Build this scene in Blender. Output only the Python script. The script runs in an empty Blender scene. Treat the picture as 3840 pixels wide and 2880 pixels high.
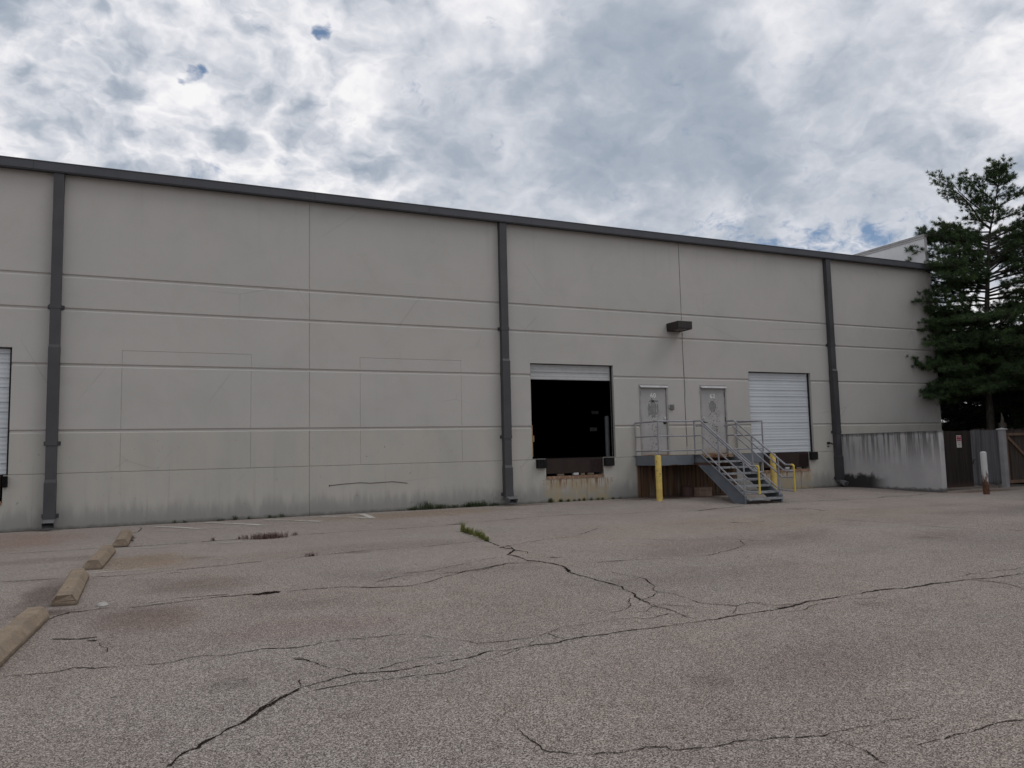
import bpy, bmesh, math, random
import numpy as np
from mathutils import Vector, Matrix
random.seed(7); rng = np.random.default_rng(7)
R = math.radians
scn = bpy.context.scene
COL = scn.collection
# ---------------------------------------------------------------- camera
FPX = 2880.0                                  # focal length in pixels of a 3840 px wide frame
YAW, PIT, ROL = 0.42909186, 0.0871586, -0.0231446
fw = Vector((math.sin(YAW)*math.cos(PIT), math.cos(YAW)*math.cos(PIT), math.sin(PIT)))
r0 = Vector((math.cos(YAW), -math.sin(YAW), 0)); u0 = r0.cross(fw)
rt = math.cos(ROL)*r0 + math.sin(ROL)*u0; up = -math.sin(ROL)*r0 + math.cos(ROL)*u0
cam = bpy.data.objects.new('camera', bpy.data.cameras.new('camera')); COL.objects.link(cam)
M3 = Matrix((rt, up, -fw)).transposed()
cam.matrix_world = Matrix.Translation((0, -19.5, 1.472)) @ M3.to_4x4()
cam.data.sensor_width = 36; cam.data.lens = 36*FPX/3840
cam.data.clip_start = .05; cam.data.clip_end = 3000
scn.camera = cam
scn.view_settings.view_transform = 'Standard'; scn.view_settings.look = 'None'
scn.view_settings.exposure = 0.0; scn.view_settings.gamma = 1.0
scn.view_settings.use_curve_mapping = False
# ---------------------------------------------------------------- node helpers
class NT:
    def __init__(s, nt): s.nt = nt; s.n = nt.nodes; s.l = nt.links
    def new(s, t, **k):
        n = s.n.new(t)
        for a, v in k.items(): setattr(n, a, v)
        return n
    def put(s, sock, v):
        if v is None: return
        if isinstance(v, bpy.types.NodeSocket): s.l.new(v, sock)
        else:
            if hasattr(sock.default_value, '__len__') and not hasattr(v, '__len__'): v = (v,)*len(sock.default_value)
            if hasattr(sock.default_value, '__len__') and len(sock.default_value) == 4 and len(v) == 3: v = (*v, 1)
            sock.default_value = v
    def m(s, op, a, b=None, c=None, clamp=False):
        n = s.new('ShaderNodeMath', operation=op, use_clamp=clamp)
        s.put(n.inputs[0], a); s.put(n.inputs[1], b)
        if c is not None: s.put(n.inputs[2], c)
        return n.outputs[0]
    def v(s, op, a, b=None, scale=None):
        n = s.new('ShaderNodeVectorMath', operation=op); s.put(n.inputs[0], a)
        if b is not None: s.put(n.inputs[1], b)
        if scale is not None: s.put(n.inputs['Scale'], scale)
        return n.outputs['Value'] if op in ('DOT_PRODUCT', 'LENGTH', 'DISTANCE') else n.outputs[0]
    def noise(s, co, scale, detail=4, rough=.5, dist=0.0):
        n = s.new('ShaderNodeTexNoise'); s.put(n.inputs['Vector'], co)
        n.inputs['Scale'].default_value = scale; n.inputs['Detail'].default_value = detail
        n.inputs['Roughness'].default_value = rough; n.inputs['Distortion'].default_value = dist
        return n.outputs['Fac']
    def vor(s, co, scale, feature='F1'):
        n = s.new('ShaderNodeTexVoronoi', feature=feature); s.put(n.inputs['Vector'], co)
        n.inputs['Scale'].default_value = scale
        return n
    def rng(s, x, a, b, c=0.0, d=1.0, smooth=True):
        n = s.new('ShaderNodeMapRange', interpolation_type='SMOOTHSTEP' if smooth else 'LINEAR')
        s.put(n.inputs['Value'], x)
        for k, q in (('From Min', a), ('From Max', b), ('To Min', c), ('To Max', d)): s.put(n.inputs[k], q)
        return n.outputs['Result']
    def mix(s, f, a, b, blend='MIX'):
        n = s.new('ShaderNodeMix', data_type='RGBA', blend_type=blend)
        s.put(n.inputs[0], f); s.put(n.inputs[6], a); s.put(n.inputs[7], b)
        return n.outputs[2]
    def sep(s, co):
        n = s.new('ShaderNodeSeparateXYZ'); s.put(n.inputs[0], co); return n.outputs
    def comb(s, x, y, z):
        n = s.new('ShaderNodeCombineXYZ'); s.put(n.inputs[0], x); s.put(n.inputs[1], y); s.put(n.inputs[2], z); return n.outputs[0]
    def pos(s): return s.new('ShaderNodeNewGeometry').outputs['Position']
    def obj(s): return s.new('ShaderNodeTexCoord').outputs['Object']
    def stretch(s, co, sx, sy, sz): return s.v('MULTIPLY', co, (sx, sy, sz))
    def band(s, x, a, b, w):
        return s.m('MULTIPLY', s.rng(x, a-w, a+w), s.rng(x, b-w, b+w, 1, 0))
    def bump(s, h, strength=.3, dist=.01):
        n = s.new('ShaderNodeBump'); s.put(n.inputs['Height'], h)
        n.inputs['Strength'].default_value = strength; n.inputs['Distance'].default_value = dist
        return n.outputs[0]
def material(name, col=(.5, .5, .5), rough=.7, metal=0.0, spec=.3):
    m = bpy.data.materials.new(name); m.use_nodes = True
    t = NT(m.node_tree); b = t.n['Principled BSDF']
    t.put(b.inputs['Base Color'], col); b.inputs['Roughness'].default_value = rough
    b.inputs['Metallic'].default_value = metal; b.inputs['Specular IOR Level'].default_value = spec
    return m, t, b
def C(h):      # srgb hex-like tuple -> linear
    return tuple((x/255/12.92 if x/255 <= .04045 else ((x/255+.055)/1.055)**2.4) for x in h)
# ---------------------------------------------------------------- sky and sun
SUN_AZ = Vector((.62, -.42)).normalized(); SUN_EL = 52
w = bpy.data.worlds.new('World'); scn.world = w; w.use_nodes = True
t = NT(w.node_tree); bg = t.n['Background']
sky = t.new('ShaderNodeTexSky', sky_type='NISHITA', sun_disc=False)
sky.sun_elevation = R(SUN_EL); sky.sun_rotation = math.atan2(SUN_AZ.x, SUN_AZ.y)
d = t.v('NORMALIZE', t.new('ShaderNodeTexCoord').outputs['Generated'])
dx, dy, dz = t.sep(d)[:3]
den = t.m('ADD', t.m('MAXIMUM', dz, 0.0), .45)
pc = t.comb(t.m('DIVIDE', dx, den), t.m('DIVIDE', dy, den), .37)     # a flat cloud deck seen in perspective
wd = t.new('ShaderNodeTexNoise'); t.put(wd.inputs['Vector'], d); wd.inputs['Scale'].default_value = 9; wd.inputs['Detail'].default_value = 4; wd.inputs['Roughness'].default_value = .6
dw = t.v('NORMALIZE', t.v('ADD', d, t.v('SCALE', t.v('SUBTRACT', wd.outputs['Color'], (.5, .5, .5)), scale=.16)))
def sdir(px, py):                             # direction of a place in the sky (2212 px wide frame coordinates)
    v = fw*FPX + rt*(px*1.736-1920) - up*(py*1.736-1440); return tuple(v.normalized())
def blob(px, py, rad, amt, soft=.9):
    c = t.v('DOT_PRODUCT', dw, sdir(px, py))
    return t.m('MULTIPLY', t.rng(c, math.cos(rad), math.cos(rad*(1-soft))), amt)
def add(*a):
    o = a[0]
    for b_ in a[1:]: o = t.m('ADD', o, b_)
    return o
warp = t.new('ShaderNodeTexNoise'); t.put(warp.inputs['Vector'], pc); warp.inputs['Scale'].default_value = 7.0; warp.inputs['Detail'].default_value = 4; warp.inputs['Roughness'].default_value = .6
pw = t.v('ADD', pc, t.v('SCALE', t.v('SUBTRACT', warp.outputs['Color'], (.5, .5, .5)), scale=.13))
n_big = t.noise(pc, 1.6, 3, .5, 0)
n_mid = t.noise(pw, 6.0, 6, .55, 0)
def puffs(off, sc):                            # billows: grey cores, thin bright seams
    n = t.new('ShaderNodeTexVoronoi', feature='F1'); t.put(n.inputs['Vector'], t.v('ADD', pw, off)); n.inputs['Scale'].default_value = sc
    return t.m('SUBTRACT', .42, n.outputs['Distance'])
n_cel = puffs((5, 3, 0), 9.5)
n_ce2 = puffs((2, 1, 0), 22.0)
n_fin = t.noise(t.v('ADD', pw, (1, 8, 0)), 38, 4, .55, 0)
def N(x): return t.m('SUBTRACT', x, .5)
dark = add(blob(1330, 120, .20, .13), blob(1330, 330, .26, .14), blob(1030, 330, .16, .10), blob(1650, 300, .30, .12), blob(1500, 420, .22, .10),
           blob(1900, 400, .2, .10), blob(1980, 278, .045, .16, .8), blob(270, 290, .14, .12), blob(960, 260, .10, .08), blob(560, 400, .1, .10), blob(830, 60, .06, .08), blob(100, 60, .1, .06), blob(150, 330, .1, .1), blob(500, 120, .10, .05),
           blob(1060, 55, .075, -.30), blob(1180, 270, .08, -.12), blob(1690, 70, .09, -.24), blob(2040, 130, .13, -.05), blob(2150, 250, .07, -.10), blob(1800, 490, .08, -.22), blob(1500, 500, .08, -.20), blob(1200, 470, .09, -.14), blob(640, 200, .13, -.05), blob(280, 130, .12, -.06), blob(60, 200, .08, -.06), blob(760, 330, .08, -.02))
smooth = t.m('MINIMUM', add(blob(1330, 270, .36, .9), blob(1700, 330, .30, .7)), .70)
amp = t.m('SUBTRACT', 1.0, smooth)
th = add(.47, dark, t.m('MULTIPLY', N(n_big), .25),
         t.m('MULTIPLY', t.m('MULTIPLY', N(n_mid), 1.1), t.m('ADD', t.m('MULTIPLY', amp, .65), .35)),
         t.m('MULTIPLY', t.m('MULTIPLY', n_cel, .78), t.m('ADD', amp, .12)),
         t.m('MULTIPLY', t.m('MULTIPLY', n_ce2, .52), t.m('ADD', amp, .08)),
         t.m('MULTIPLY', t.m('MULTIPLY', N(n_fin), .7), t.m('ADD', amp, .15)))
cr = t.new('ShaderNodeValToRGB'); t.put(cr.inputs[0], th)
el = cr.color_ramp.elements
el[0].position = .02; el[0].color = (*C((248, 247, 248)), 1)
el[1].position = 1.0; el[1].color = (*C((156, 167, 182)), 1)
for p_, c_ in ((.18, (237, 237, 241)), (.36, (218, 220, 227)), (.55, (198, 203, 212)), (.76, (172, 181, 194))):
    e = el.new(p_); e.color = (*C(c_), 1)
# holes in the deck, ragged by the same noise
hn = t.noise(t.v('ADD', pw, (2.3, 7.1, 0)), 19, 7, .65, 0)
def hb(*a): return blob(*a)
hole = add(hn, hb(1800, 528, .075, .15), hb(1690, 512, .06, .14), hb(1940, 505, .06, .13), hb(1560, 520, .06, .14), hb(1870, 512, .04, .12), hb(1420, 505, .04, .10), hb(406, 150, .016, .30, 1), hb(692, 2, .024, .32, 1), hb(440, 392, .04, .15), hb(520, 52, .02, .12))
hmask = t.m('MULTIPLY', t.rng(hole, .60, .92), .95)
blue = t.v('ADD', t.v('SCALE', sky.outputs[0], scale=.40), tuple(x*10 for x in (.07, .13, .235)))
cloud = t.v('SCALE', cr.outputs[0], scale=10.0)
col = t.mix(hmask, cloud, blue)
lowfade = t.rng(dz, -.02, .06)
col = t.mix(lowfade, (1.6, 1.6, 1.65), col)
t.put(bg.inputs['Color'], col); bg.inputs['Strength'].default_value = .1
sun = bpy.data.lights.new('sun', 'SUN'); sun.energy = .55; sun.angle = R(22); sun.color = (1.0, .965, .92)
so = bpy.data.objects.new('sun', sun); COL.objects.link(so)
sv = Vector((SUN_AZ.x*math.cos(R(SUN_EL)), SUN_AZ.y*math.cos(R(SUN_EL)), math.sin(R(SUN_EL))))
so.rotation_euler = sv.to_track_quat('Z', 'Y').to_euler(); so.location = (10, -20, 30)
scn.view_settings.exposure = 0.0
# ---------------------------------------------------------------- mesh helpers
class MB:
    def __init__(s): s.v = []; s.f = []; s.mi = []; s.cur = 0; s.sm = []
    def face(s, pts, smooth=False):
        b = len(s.v); s.v += [tuple(p) for p in pts]; s.f.append(tuple(range(b, b+len(pts)))); s.mi.append(s.cur); s.sm.append(smooth)
    def poly(s, verts, faces, smooth=False):
        b = len(s.v); s.v += [tuple(p) for p in verts]
        for f in faces: s.f.append(tuple(b+i for i in f)); s.mi.append(s.cur); s.sm.append(smooth)
    def box(s, a, b, bev=0.0):
        x0, x1 = sorted((a[0], b[0])); y0, y1 = sorted((a[1], b[1])); z0, z1 = sorted((a[2], b[2]))
        if bev <= 0:
            v = [(x, y, z) for z in (z0, z1) for y in (y0, y1) for x in (x0, x1)]
            s.poly(v, [(0, 2, 3, 1), (4, 5, 7, 6), (0, 1, 5, 4), (2, 6, 7, 3), (0, 4, 6, 2), (1, 3, 7, 5)]); return s
        bm = bmesh.new(); bmesh.ops.create_cube(bm, size=1)
        for q in bm.verts: q.co = ((x0+x1)/2+q.co.x*(x1-x0), (y0+y1)/2+q.co.y*(y1-y0), (z0+z1)/2+q.co.z*(z1-z0))
        bmesh.ops.bevel(bm, geom=bm.edges[:], offset=bev, segments=2, affect='EDGES', profile=.5)
        s.bm(bm); return s
    def bm(s, bm, smooth=False):
        bm.verts.ensure_lookup_table()
        for i, q in enumerate(bm.verts): q.index = i
        s.poly([q.co[:] for q in bm.verts], [tuple(q.index for q in f.verts) for f in bm.faces], smooth); bm.free()
    def bar(s, p, q, w, h, upv=(0, 0, 1)):
        p, q = Vector(p), Vector(q); d = (q-p).normalized(); r = d.cross(Vector(upv))
        if r.length < 1e-4: r = d.cross(Vector((1, 0, 0)))
        r.normalize(); u = r.cross(d)
        v = [c+r*sx*w/2+u*sz*h/2 for c in (p, q) for sx, sz in ((-1, -1), (1, -1), (1, 1), (-1, 1))]
        s.poly(v, [(0, 1, 2, 3), (7, 6, 5, 4), (0, 4, 5, 1), (1, 5, 6, 2), (2, 6, 7, 3), (3, 7, 4, 0)]); return s
    def tube(s, pts, r, n=10, caps=True, closed=False):
        pts = [Vector(p) for p in pts]; rs = r if hasattr(r, '__len__') else [r]*len(pts)
        rings = []; ref = None
        for i, p in enumerate(pts):
            a = pts[max(i-1, 0)]; b = pts[min(i+1, len(pts)-1)]; d = (b-a).normalized()
            if ref is None:
                ref = d.cross(Vector((0, 0, 1)))
                if ref.length < .05: ref = d.cross(Vector((1, 0, 0)))
            ref = (ref-d*ref.dot(d)).normalized(); bi = d.cross(ref)
            k = 1.0
            if 0 < i < len(pts)-1:
                c = (p-a).normalized().dot((b-p).normalized()); k = 1/max(.75, math.sqrt(max(.01, (1+c)/2)))
            rings.append([p+(ref*math.cos(2*math.pi*j/n)+bi*math.sin(2*math.pi*j/n))*rs[i]*k for j in range(n)])
        v = [q for ring in rings for q in ring]; f = []
        for i in range(len(pts)-1):
            for j in range(n):
                f.append((i*n+j, i*n+(j+1) % n, (i+1)*n+(j+1) % n, (i+1)*n+j))
        s.poly(v, f, True)
        if caps:
            s.face(list(reversed(rings[0]))); s.face(rings[-1])
        return s
    def lathe(s, c, prof, n=24):
        v = []; f = []
        for r_, z in prof: v += [(c[0]+r_*math.cos(2*math.pi*j/n), c[1]+r_*math.sin(2*math.pi*j/n), c[2]+z) for j in range(n)]
        for i in range(len(prof)-1):
            for j in range(n): f.append((i*n+j, i*n+(j+1) % n, (i+1)*n+(j+1) % n, (i+1)*n+j))
        s.poly(v, f, True); return s
    def build(s, name, mats, parent=None, origin=None):
        me = bpy.data.meshes.new(name)
        o = Vector(origin) if origin is not None else Vector((0, 0, 0))
        me.from_pydata([(p[0]-o.x, p[1]-o.y, p[2]-o.z) for p in s.v], [], s.f)
        if not isinstance(mats, (list, tuple)): mats = [mats]
        for m in mats: me.materials.append(m)
        me.polygons.foreach_set('material_index', s.mi); me.polygons.foreach_set('use_smooth', s.sm)
        me.update(); ob = bpy.data.objects.new(name, me); ob.location = o; COL.objects.link(ob)
        if parent is not None:
            ob.parent = parent
            pw = parent_world(parent); ob.location = o-pw
        return ob
def parent_world(p):
    v = Vector((0, 0, 0))
    while p is not None: v += p.location; p = p.parent
    return v
def tag(o, label=None, cat=None, group=None, kind=None):
    if label: o['label'] = label
    if cat: o['category'] = cat
    if group: o['group'] = group
    if kind: o['kind'] = kind
    return o
def empty(name, loc, label, cat, group=None):
    o = bpy.data.objects.new(name, None); o.location = loc; o.empty_display_size = .2; COL.objects.link(o)
    return tag(o, label, cat, group)
def part(o, label): o['label'] = label; return o
def ss(x): x = min(1, max(0, x)); return x*x*(3-2*x)
def gz(x, y): return -.08*ss((-y-1)/2.2)*(1-.3*ss((x-16.5)/3))
def text_mb(mb, body, size, x, z, y, spacing=1.0, align='CENTER'):
    cu = bpy.data.curves.new('t', 'FONT'); cu.body = body; cu.size = size; cu.align_x = align; cu.space_character = spacing
    cu.extrude = .0012; cu.resolution_u = 3
    ob = bpy.data.objects.new('t', cu); COL.objects.link(ob)
    dg = bpy.context.evaluated_depsgraph_get(); me = bpy.data.meshes.new_from_object(ob.evaluated_get(dg))
    mb.poly([(v.co.x+x, y-v.co.z, v.co.y+z) for v in me.vertices], [tuple(p.vertices) for p in me.polygons])
    bpy.data.objects.remove(ob); bpy.data.meshes.remove(me)

# ---------------------------------------------------------------- materials
def m_asphalt():
    m, t, b = material('asphalt', rough=.95, spec=.1); co = t.pos(); x, y, z = t.sep(co)[:3]
    v1 = t.vor(co, 135); v2 = t.vor(co, 62)
    st = t.sep(v1.outputs['Color'])[0]; st2 = t.sep(v2.outputs['Color'])[1]
    fine = t.noise(co, 240, 2, .6); mott = t.noise(co, .55, 5, .6); mo2 = t.noise(t.v('ADD', co, (9, 4, 0)), 3.2, 5, .65)
    pit = t.rng(t.noise(co, 130, 3, .6), .36, .54)
    c = t.mix(st, (.170, .146, .130), (.580, .522, .474))
    c = t.mix(t.m('MULTIPLY', t.rng(st2, .90, .99), .45), c, (.66, .60, .56))
    c = t.mix(pit, (.062, .048, .043), c)
    grit = t.noise(t.v('ADD', co, (2, 5, 0)), 22, 4, .7); c = t.mix(t.m('MULTIPLY', t.rng(grit, .52, .70), .30), c, (.60, .55, .53), 'MULTIPLY')
    warm = t.noise(t.v('ADD', co, (31, 4, 0)), .33, 4, .55); c = t.mix(t.rng(warm, .35, .65), c, (1.0, .965, .935), 'MULTIPLY')
    # swept arcs left by turning lorries
    for cx_, cy_, r_, w_, am in ((6, 3, 13.2, .35, .30), (6, 3, 15.0, .35, .26), (27, -24, 16.5, .4, .22), (27, -24, 18.4, .4, .22), (20, 4, 11.2, .3, .25), (20, 4, 13.0, .3, .2)):
        rr_ = t.m('ADD', t.v('LENGTH', t.v('SUBTRACT', co, (cx_, cy_, 0))), t.m('MULTIPLY', mo2, .3))
        k = t.m('MULTIPLY', t.band(rr_, r_-w_, r_+w_, .35), t.m('MULTIPLY', t.rng(mott, .35, .6), am)); c = t.mix(k, c, (.60, .58, .58), 'MULTIPLY')
    c = t.mix(t.rng(mott, .3, .72), c, (.89, .88, .88), 'MULTIPLY')
    k = t.m('MULTIPLY', t.rng(mo2, .5, .75), .35); c = t.mix(k, c, (.62, .57, .55), 'MULTIPLY')
    far = t.rng(y, -13, -3); c = t.mix(t.m('MULTIPLY', far, .22), c, (.40, .358, .33))
    def stain_and_shade(cx, cy, rx, ry, col, amt):
        nonlocal c
        dd = t.v('LENGTH', t.v('MULTIPLY', t.v('SUBTRACT', co, (cx, cy, 0)), (1/rx, 1/ry, 0)))
        dd = t.m('ADD', dd, t.m('MULTIPLY', t.m('SUBTRACT', t.noise(co, 2.2, 4, .6), .5), 1.1))
        c = t.mix(t.m('MULTIPLY', t.rng(dd, .35, 1.15, 1, 0), amt), c, col, 'MULTIPLY')
    stain_and_shade(-2.9, -1.9, 2.0, 1.7, (.84, .68, .63), .7)
    stain_and_shade(-.1, -11.05, .62, .75, (.70, .62, .60), .8)
    stain_and_shade(-.2, -6.3, .8, 1.2, (.86, .76, .62), .8)
    stain_and_shade(.5, -9.1, .8, .8, (.7, .66, .64), .7)
    stain_and_shade(-1.6, -5.2, 1.1, .5, (.72, .70, .69), .7)
    stain_and_shade(-1.22, -8.9, .28, 1.3, (.50, .47, .46), .85)  # shade and debris left of the third wheel stop, painted into the asphalt
    stain_and_shade(-1.08, -10.15, .35, .25, (.45, .41, .40), .8)
    stain_and_shade(3.2, -6.6, 2.2, .8, (.84, .81, .80), .8)
    stain_and_shade(8.5, -9.5, 2.4, 1.1, (.86, .84, .84), .8)
    stain_and_shade(1.2, -12.2, 1.1, .5, (.88, .80, .80), .8)
    stain_and_shade(17.5, -8.5, 3.2, 1.4, (.82, .81, .83), .8)
    stain_and_shade(4.6, -15.3, 1.2, .6, (.88, .86, .87), .8)
    stain_and_shade(5.5, -1.2, 3.4, .9, (.88, .78, .66), .7)
    stain_and_shade(14.5, -.6, 2.5, .8, (.36, .27, .22), .95)  # contact shade under the landing, painted into the ground colour
    stain_and_shade(13.4, -12, 4, 2, (.86, .85, .86), .8)
    stain_and_shade(12, -7, 6, 1.8, (1.0, .95, .88), .6)
    stain_and_shade(22.6, -4.1, 1.9, .5, (.52, .42, .36), .9)
    stain_and_shade(9.0, -.35, 1.1, .35, (.5, .46, .42), .9)
    # tyre tracks polished into the apron
    ty = t.m('MULTIPLY', t.band(t.m('ADD', x, t.m('MULTIPLY', y, .25)), 11.0, 12.0, .5), .25)
    c = t.mix(ty, c, (.75, .74, .73), 'MULTIPLY')
    spot = t.vor(co, 1.1); c = t.mix(t.m('MULTIPLY', t.rng(spot.outputs['Distance'], .012, .03, 1, 0), .75), c, (.05, .045, .045))
    drip = t.vor(t.v('ADD', co, (4, 9, 0)), .42); c = t.mix(t.m('MULTIPLY', t.rng(t.m('ADD', drip.outputs['Distance'], t.m('MULTIPLY', mo2, .08)), .07, .15, 1, 0), .38), c, (.45, .43, .43), 'MULTIPLY')
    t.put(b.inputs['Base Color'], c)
    h = t.m('ADD', t.m('MULTIPLY', v1.outputs['Distance'], -.6), t.m('MULTIPLY', pit, .7))
    t.put(b.inputs['Normal'], t.bump(t.m('ADD', h, t.m('MULTIPLY', fine, .3)), .55, .012))
    return m
def m_crack():
    m, t, b = material('crack', rough=1, spec=0); co = t.pos()
    n = t.noise(co, 55, 4, .7)
    t.put(b.inputs['Base Color'], t.mix(n, (.008, .006, .005), (.035, .026, .022)))
    a = t.m('ADD', t.noise(co, 75, 4, .8), t.m('MULTIPLY', t.m('SUBTRACT', t.noise(co, 5, 3, .6), .5), .2)); a = t.rng(a, .37, .47, 0, .95); t.put(b.inputs['Alpha'], a); return m
def m_line():
    m, t, b = material('worn_line_paint', rough=.9, spec=.1); co = t.pos()
    t.put(b.inputs['Base Color'], t.mix(t.noise(co, 4, 3), (.46, .45, .42), (.62, .60, .56)))
    a = t.m('ADD', t.noise(co, 60, 5, .75), t.m('MULTIPLY', t.m('SUBTRACT', t.noise(co, 2.2, 3), .5), .9))
    t.put(b.inputs['Alpha'], t.rng(a, .30, .52, .15, .9)); return m
def m_faint():
    m, t, b = material('faint_line_paint', rough=.9, spec=.1); co = t.pos()
    t.put(b.inputs['Base Color'], t.mix(t.noise(co, 4, 3), (.40, .37, .33), (.5, .47, .42)))
    a = t.m('ADD', t.noise(co, 60, 5, .75), t.m('MULTIPLY', t.m('SUBTRACT', t.noise(co, 1.2, 3), .5), 1.3))
    t.put(b.inputs['Alpha'], t.rng(a, .36, .62, .0, .75)); return m
def m_wall():
    m, t, b = material('painted_tilt_up_concrete', rough=.75, spec=.25); co = t.pos(); x, y, z = t.sep(co)[:3]
    big = t.noise(co, .35, 4, .55); med = t.noise(t.v('ADD', co, (3, 0, 9)), 2.0, 5, .6)
    up_ = t.mix(t.rng(big, .3, .7), (.425, .408, .388), (.400, .391, .372))
    lo_ = t.mix(t.rng(t.noise(t.stretch(co, 1.2, 1, .35), 1, 5, .6), .3, .7), (.410, .392, .358), (.375, .365, .335))
    c = t.mix(t.rng(z, 2.10, 2.115), lo_, up_)
    c = t.mix(t.m('MULTIPLY', t.rng(med, .52, .8), .12), c, (.28, .275, .255))
    pid = t.m('ADD', t.m('FLOOR', t.m('DIVIDE', t.m('ADD', x, 8.13), 11.48)), t.m('MULTIPLY', t.m('FLOOR', t.m('DIVIDE', z, 2.0)), 7.0))
    wn = t.new('ShaderNodeTexWhiteNoise', noise_dimensions='1D'); t.put(wn.inputs['W'], pid)
    c = t.mix(t.m('MULTIPLY', wn.outputs['Value'], .5), c, (.95, .95, .935), 'MULTIPLY')
    bl_ = t.noise(t.v('ADD', co, (11, 0, 4)), .8, 7, .66, .6); c = t.mix(t.m('MULTIPLY', t.rng(bl_, .45, .68), .45), c, (.90, .895, .88), 'MULTIPLY')
    # long runs of dirty water
    st = t.noise(t.stretch(co, 9, 1, .28), 1, 6, .65)
    c = t.mix(t.m('MULTIPLY', t.m('MULTIPLY', t.rng(st, .52, .75), t.rng(z, 0, 2.2, 1, .12)), .42), c, (.24, .236, .215))
    sr = t.noise(t.stretch(co, 5.5, 1, .12), 1, 4, .5)
    c = t.mix(t.m('MULTIPLY', t.rng(sr, .56, .72), t.m('MULTIPLY', t.rng(z, 6.2, 7.9), .2)), c, (.27, .263, .25))
    # splash zone at the foot
    fo = t.m('ADD', t.m('MULTIPLY', t.rng(z, .05, .92, 1, 0), 1.0), t.m('MULTIPLY', t.m('SUBTRACT', t.noise(t.stretch(co, 5, 1, .8), 1, 4, .6), .5), 1.5))
    fo = t.m('MULTIPLY', t.rng(fo, .25, .95), t.rng(z, .0, 1.0, 1, 0))
    c = t.mix(t.m('MULTIPLY', fo, .62), c, (.135, .14, .14))
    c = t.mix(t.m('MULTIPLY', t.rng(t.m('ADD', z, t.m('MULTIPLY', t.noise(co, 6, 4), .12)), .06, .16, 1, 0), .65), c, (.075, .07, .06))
    # small chips and scuffs
    ch = t.noise(t.v('ADD', co, (0, 0, 3)), 8.5, 4, .55); ch2 = t.noise(t.stretch(co, 3, 1, 1), 5, 5, .6)
    sc = t.m('MULTIPLY', t.rng(t.m('MULTIPLY', ch, 1.0), .69, .715), t.rng(z, 2.2, 2.0))
    c = t.mix(t.m('MULTIPLY', sc, .55), c, (.12, .115, .105))
    c = t.mix(t.m('MULTIPLY', t.m('MULTIPLY', t.rng(ch2, .655, .685), t.rng(z, 2.1, 2.0)), .35), c, (.17, .165, .155))
    # efflorescence patches high up
    c = t.mix(t.m('MULTIPLY', t.rng(t.noise(co, .9, 6, .7, .8), .62, .66), .10), c, (.32, .305, .285))
    hh = t.rng(t.vor(co, .32, 'DISTANCE_TO_EDGE').outputs['Distance'], 0, .006, 1, 0)
    hm = t.rng(t.noise(t.v('ADD', co, (7, 0, 2)), .5, 3, .5), .5, .64)
    c = t.mix(t.m('MULTIPLY', t.m('MULTIPLY', hh, hm), .30), c, (.21, .205, .19))
    # rust under the dock pits
    def rust(x0, x1, z1, dark, amt):
        nonlocal c
        xw = t.m('ADD', x, t.m('MULTIPLY', t.m('SUBTRACT', t.noise(t.stretch(co, 3, 1, 3), 1, 4, .6), .5), .7)); mk = t.m('MULTIPLY', t.band(xw, x0, x1, .12), t.rng(z, z1-.02, z1, 1, 0))
        yl = t.m('MULTIPLY', mk, t.rng(t.noise(co, 2.6, 5, .65), .32, .62, .10, .9))
        c = t.mix(t.m('MULTIPLY', yl, amt), c, (.30, .245, .155))
        s1 = t.noise(t.stretch(co, 22, 1, .9), 1, 4, .6); s2 = t.noise(t.stretch(co, 6.2, 1, .25), 1, 3, .5)
        k = t.m('MULTIPLY', mk, t.m('MAXIMUM', t.m('MULTIPLY', t.rng(s1, .47, .62, 0, .9), t.rng(z, z1-.40, z1-.05)), t.rng(s2, .58, .65)))
        k = t.m('MULTIPLY', k, t.rng(z, .0, z1, .35, 1))
        c = t.mix(t.m('MULTIPLY', k, amt), c, dark)
    rust(9.9, 12.0, .655, (.15, .06, .02), 1.0); rust(17.6, 19.95, .61, (.15, .06, .02), .9)
    # rust washed down behind the landing, darkened further to paint in the shade there
    mk = t.m('MULTIPLY', t.band(x, 12.97, 16.75, .05), t.rng(z, 1.1, 1.24, 1, 0))
    s1 = t.noise(t.stretch(co, 5, 1, .22), 1, 4, .55); s3 = t.noise(t.stretch(co, 13, 1, .3), 1, 4, .6)
    k = t.m('MULTIPLY', mk, t.rng(t.m('ADD', s1, t.m('MULTIPLY', z, .22)), .22, .55))
    c = t.mix(t.m('MULTIPLY', k, .95), c, t.mix(t.rng(s3, .35, .65), (.026, .011, .006), (.135, .068, .030)))
    # black algae by the downspout foot
    c = t.mix(t.m('MULTIPLY', t.m('MULTIPLY', t.band(x, 8.2, 9.1, .2), t.rng(z, .05, .5, 1, 0)), t.rng(t.noise(co, 6, 4, .6), .45, .6, 0, .5)), c, (.05, .05, .045))
    t.put(b.inputs['Base Color'], c)
    hb = t.m('ADD', t.m('MULTIPLY', t.noise(co, 14, 5, .6), .5), t.m('MULTIPLY', t.noise(co, 120, 3, .6), .25))
    t.put(b.inputs['Normal'], t.bump(hb, .12, .02))
    return m
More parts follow.
